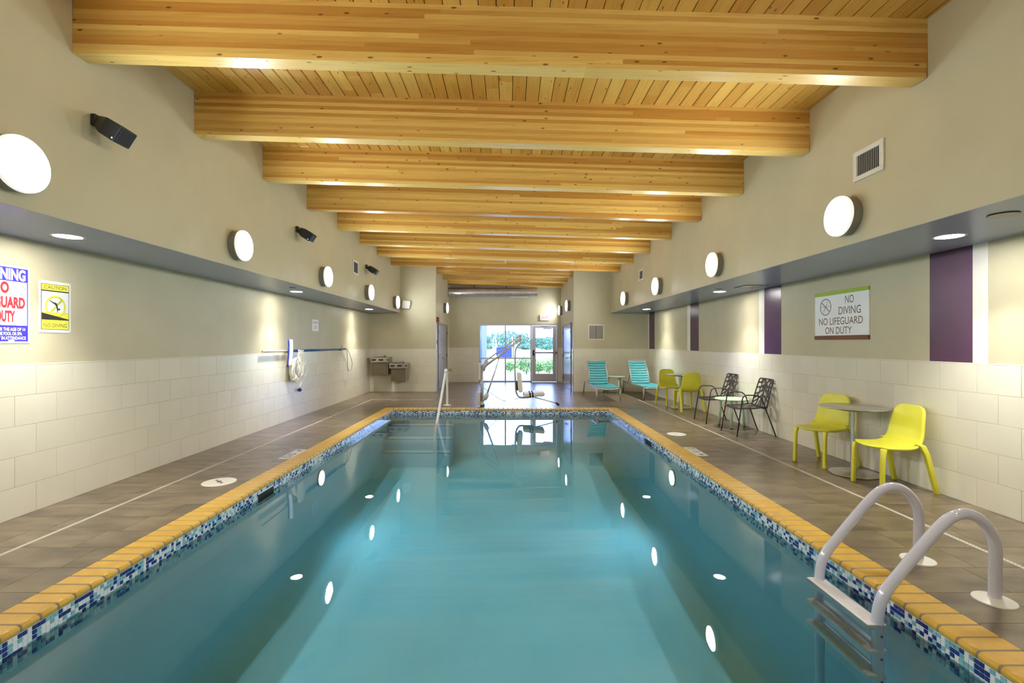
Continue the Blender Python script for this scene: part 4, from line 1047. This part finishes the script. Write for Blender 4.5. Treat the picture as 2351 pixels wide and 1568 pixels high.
tube('prop_bar', 'champagne', rounded([(-0.2, 1.45, 0.72), (-0.2, 1.75, 0.33), (0.2, 1.75, 0.33), (0.2, 1.45, 0.72)], 0.05), 0.010, lou, 8)
def strapmesh(wd_, half, sag, n=8, th=0.014):
    vs = []; fs = []
    for zt in (0, -th):
        for i in range(n+1):
            u = -1+2*i/n
            for e in (-wd_/2, wd_/2): vs.append((half*u, e, zt-sag*(1-u*u)))
    m = 2*(n+1)
    for i in range(n):
        fs.append((2*i, 2*i+2, 2*i+3, 2*i+1)); fs.append((m+2*i, m+2*i+1, m+2*i+3, m+2*i+2))
        fs.append((2*i, m+2*i, m+2*i+2, 2*i+2)); fs.append((2*i+1, 2*i+3, m+2*i+3, m+2*i+1))
    fs += [(0, 1, m+1, m), (2*n, m+2*n, m+2*n+1, 2*n+1)]
    return mesh('strap', vs, fs, 'aqua', False)
smb = strapmesh(0.063, LW-0.045, 0.022); sms = strapmesh(0.078, LW-0.01, 0.028)
for i in range(9):
    t_ = (i+0.6)/9.2; y = 1.20+0.38*t_+0.0; z = 0.33+0.625*t_+0.012
    link('back_strap', smb, lou, (0, y-0.02, z), (math.radians(59), 0, 0))
box('gap_shade_sheet', 'gap_shade', (0, 1.405, 0.628), (2*(LW-0.06), 0.70, 0.003), lou, 0, (math.radians(59), 0, 0))  # added dark sheet, stands in for the shade in the back strap gaps
for i in range(14):
    link('seat_strap', sms, lou, (0, 0.075+i*0.0815, 0.350), None)
put_first(lou, (2.565, 11.56*K, 0), (0, 0, math.radians(1)), 'aqua strap sun lounger with raised back, the one next to the vestibule', 'aqua loungers')
copy_tree(lou, (3.80, 11.72*K, 0), (0, 0, math.radians(2.2)), 'aqua strap sun lounger with raised back in the corner beside the striped wall', 'aqua loungers')
# ---------------------------------------------------------------- pool lift
LY = 10.66*K; LS = F_PX/LY
lift = thing('pool_lift', 'grey steel pool access lift with cream seat and slanting twin arm', 'pool lift', (-0.585, LY, 0))
def lp(zx, zy, y=0.0):
    px, py = 1080+zx*0.1403, 730+zy*0.1403
    return ((px-1165)/LS+0.585, y, CAMH-(py-786)/LS)
tube('mast', 'lift_steel', [lp(190, 1445), lp(190, 770)], 0.036, lift, 12)
lathe('deck_anchor', 'ink', [(0.0, 0.0), (0.05, 0.0), (0.048, 0.05), (0.0, 0.05)], lift, (0, 0, 0), None, 20)
tube('elbow_bracket', 'lift_steel', [lp(205, 860), lp(225, 780), lp(275, 690)], [0.05, 0.055, 0.045], lift, 8, flat=(1, 0.6))
tube('lower_arm', 'lift_steel', [lp(235, 790), lp(815, 350)], 0.027, lift, 10)
tube('upper_arm', 'lift_steel', [lp(262, 690), lp(815, 288)], 0.016, lift, 10)
tube('end_plate', 'lift_steel', [lp(822, 275), lp(826, 400)], 0.032, lift, 6, flat=(0.8, 0.5))
tube('hanger', 'lift_steel', rounded([lp(826, 360), lp(826, 405), lp(736, 495), lp(728, 860), lp(745, 1215), lp(795, 1300), lp(965, 1293)], 0.09), 0.021, lift, 12)
tube('actuator_rod', 'chrome', [lp(475, 635), lp(388, 915)], 0.013, lift, 8)
tube('actuator_body', 'lift_steel', [lp(388, 915), lp(272, 1245)], 0.020, lift, 10)
tube('actuator_lug', 'lift_steel', [lp(455, 612), lp(478, 640)], 0.028, lift, 6)
tube('motor_housing', 'box_grey', [lp(280, 1225), lp(268, 1260), lp(250, 1300), lp(240, 1335)], [0.03, 0.052, 0.052, 0.03], lift, 12)
tube('lower_pivot', 'lift_steel', [lp(245, 1330), lp(195, 1365)], 0.014, lift, 8)
def bx3(name, mat, a, b, dy, bev=0.008, rot=None, yo=0.0):
    p, q = lp(*a), lp(*b)
    return box(name, mat, ((p[0]+q[0])/2, yo, (p[2]+q[2])/2), (abs(q[0]-p[0]), dy, abs(q[2]-p[2])), lift, bev, rot)
bx3('control_box', 'box_grey', (138, 725), (172, 1005), 0.2)
bx3('battery_box', 'box_grey', (115, 1208), (166, 1415), 0.18)
bx3('base_collar', 'box_grey', (163, 1368), (215, 1422), 0.1)
bx3('emergency_button', 'red', (148, 708), (172, 728), 0.03, 0.004)
tube('power_cable', 'ink', catmull([lp(148, 1005), lp(150, 1060), lp(165, 1105), lp(168, 1150)], 5), 0.005, lift, 6)
bx3('seat_back', 'foam', (770, 885), (842, 1200), 0.44, 0.025, (0, math.radians(-5), 0))
st = bx3('seat', 'foam', (862, 1205), (1205, 1268), 0.46, 0.025, (0, math.radians(-4), 0))
for dx in (-0.09, -0.03): box('seat_strap', 'black_rubber', (dx, 0, -0.004), (0.04, 0.475, 0.118), st, 0.012)
bx3('seat_bracket', 'black_rubber', (752, 1030), (785, 1180), 0.08)
tube('footrest_bar', 'lift_steel', [lp(1050, 1290, -0.1), lp(1200, 1325, -0.12), lp(1395, 1378, -0.14)], 0.012, lift, 8)
tube('footrest_grip', 'black_rubber', [lp(1390, 1372, -0.14), lp(1440, 1412, -0.16)], 0.026, lift, 10)
tube('lift_hose', 'slat_grey', catmull([(0.03, 0.05, 0.42), (0.5, 0.9, 0.012), (0.9, 1.5, 0.012), (1.3, 1.8, 0.012), (1.6, 2.2, 0.012)], 6), 0.006, lift, 6)
# ---------------------------------------------------------------- outdoors
tag(box2('ground', 'grass', (-60, YA+0.2, -0.25), (60, 170, -0.10)), kind='structure')
tag(box2('ground_patio', 'concrete', (-8, YA+0.21, -0.12), (0.05, 30, -0.05)), kind='structure')
tag(box2('ground_gravel_bed', 'gravel', (0.05, YA+0.21, -0.12), (6, 24, -0.07)), kind='structure')
tag(box2('ground_road', 'concrete', (-60, 60, -0.12), (60, 92, -0.08)), kind='structure')
def leafcloud(n, rx, ry, rz, zc_, size, seed, mat):
    q = random.Random(seed); vs = []; fs = []
    for i in range(n):
        while True:
            p = Vector((q.uniform(-1, 1), q.uniform(-1, 1), q.uniform(-1, 1)))
            if 0.25 < p.length < 1: break
        p = Vector((p.x*rx, p.y*ry, p.z*rz+zc_))
        a = Vector((q.uniform(-1, 1), q.uniform(-1, 1), q.uniform(-0.6, 1))).normalized(); b = a.cross(Vector((q.uniform(-1, 1), q.uniform(-1, 1), q.uniform(-1, 1)))).normalized()
        s = size*q.uniform(0.6, 1.3); k = len(vs)
        vs += [p-a*s, p+b*s*0.45, p+a*s, p-b*s*0.45]; fs.append((k, k+1, k+2, k+3))
    return mesh('foliage', vs, fs, mat)
shr = [(0.92, 23.2, 0.34, 0.85), (1.55, 24.1, 0.32, 0.5), (2.05, 23.6, 0.34, 0.6), (2.6, 24.4, 0.4, 0.7), (0.75, 26.6, 0.35, 0.6), (1.75, 27.2, 0.45, 0.6), (0.15, 25.2, 0.3, 0.55), (2.6, 28.0, 0.5, 0.7)]
for i, (X, Y, r_, h_) in enumerate(shr):
    t = thing('shrub', 'low leafy green shrub in the gravel bed outside the glass door', 'shrub', (X, Y, -0.08), None, 'shrubs outside the glass door')
    link('foliage', leafcloud(700, r_, r_, h_/2, h_/2+0.05, 0.042, 40+i, 'leaf'), t)
    for k in range(3): tube('stem', 'bark', [(0, 0, 0), (0.1*math.cos(k*2.1), 0.1*math.sin(k*2.1), h_*0.7)], 0.012, t, 5)
trees = [(-12, 140, 3.0, 3.6), (-6.8, 128, 2.5, 3.9), (-3.4, 141, 3.1, 5.0), (0.6, 130, 2.9, 5.2), (4.6, 140, 2.6, 4.6), (8.2, 128, 2.5, 3.0), (12.2, 141, 3.0, 3.4), (16.8, 130, 3.1, 3.2), (-17, 129, 3.4, 3.4)]
for i, (X, Y, r_, h_) in enumerate(trees):
    t = thing('tree', 'bushy tree on the far side of the road seen through the glass', 'tree', (X, Y, -0.1), None, 'trees beyond the road')
    link('crown', leafcloud(3600, r_, r_, h_*0.47, h_*0.52, 0.17, 70+i, 'tree_leaf'), t)
    tube('trunk', 'bark', [(0, 0, 0), (0.1, 0, h_*0.6)], [0.16, 0.08], t, 6)
for i, (X, Y) in enumerate(((-9.5, 104), (-4.9, 104.5), (-0.4, 104), (4.1, 104.5), (8.6, 104), (13.1, 104.5))):
    t = thing('bush', 'rounded dark green roadside bush in front of the trees', 'bush', (X, Y, -0.1), None, 'bushes by the road')
    link('foliage', leafcloud(1600, 2.15, 1.0, 0.62, 0.62, 0.14, 120+i, 'tree_leaf'), t)
    tube('stem', 'bark', [(0, 0, 0), (0, 0, 0.6)], 0.06, t, 5)
# blue shed wall
t = thing('metal_shed', 'tall blue corrugated metal shed outside the window', 'shed', (-1.32, 19.2, -0.05))
vs = []; fs = []; n = 90; L = 10.8
for i in range(n+1):
    y = L*i/n; o = 0.03 if (i % 3) == 0 else 0.0
    vs += [(o, y, 0), (o, y, 2.55)]
for i in range(n): fs.append((2*i, 2*i+2, 2*i+3, 2*i+1))
link('corrugated_wall', mesh('cw', vs, fs, 'blue_metal'), t)
box2('shed_body', 'blue_metal', (-2.4, 0.0, 0), (-0.01, L, 2.55), t)
box2('roof_edge', 'blue_metal', (-2.4, -0.05, 2.55), (0.08, L+0.05, 2.63), t)
tube('downpipe', 'blue_tube', [(0.07, 3.4, 0), (0.07, 3.4, 2.55)], 0.05, t, 8)
t = thing('waste_container', 'bright blue waste container with sloping lid beyond the patio', 'container', (-0.75, 48*K, -0.1))
box('container_body', 'blue_bin', (0.45, 0, 0.5), (1.9, 1.2, 0.95), t, 0.02)
box('lid', 'blue_bin', (0.45, 0, 1.12), (2.0, 1.3, 0.14), t, 0.03, (0, math.radians(-8), 0))
for sx in (-0.4, 1.3): tube('side_post', 'blue_bin', [(sx, -0.62, 0), (sx, -0.62, 1.0)], 0.04, t, 6)
for X, Y, h_, lab in ((-1.35, 46, 1.9, 'short white post outside beyond the blue container'), (-1.12, 46, 2.6, 'tall white post outside beyond the blue container'), (0.45, 44, 2.1, 'white post standing by the road outside')):
    t = thing('white_post', lab, 'post', (X, Y, -0.1))
    tube('post', 'white_metal', [(0, 0, 0), (0, 0, h_)], [0.045, 0.04], t, 8)
    lathe('post_cap', 'white_metal', [(0.06, h_), (0.055, h_+0.03), (0.0, h_+0.05)], t, seg=12)
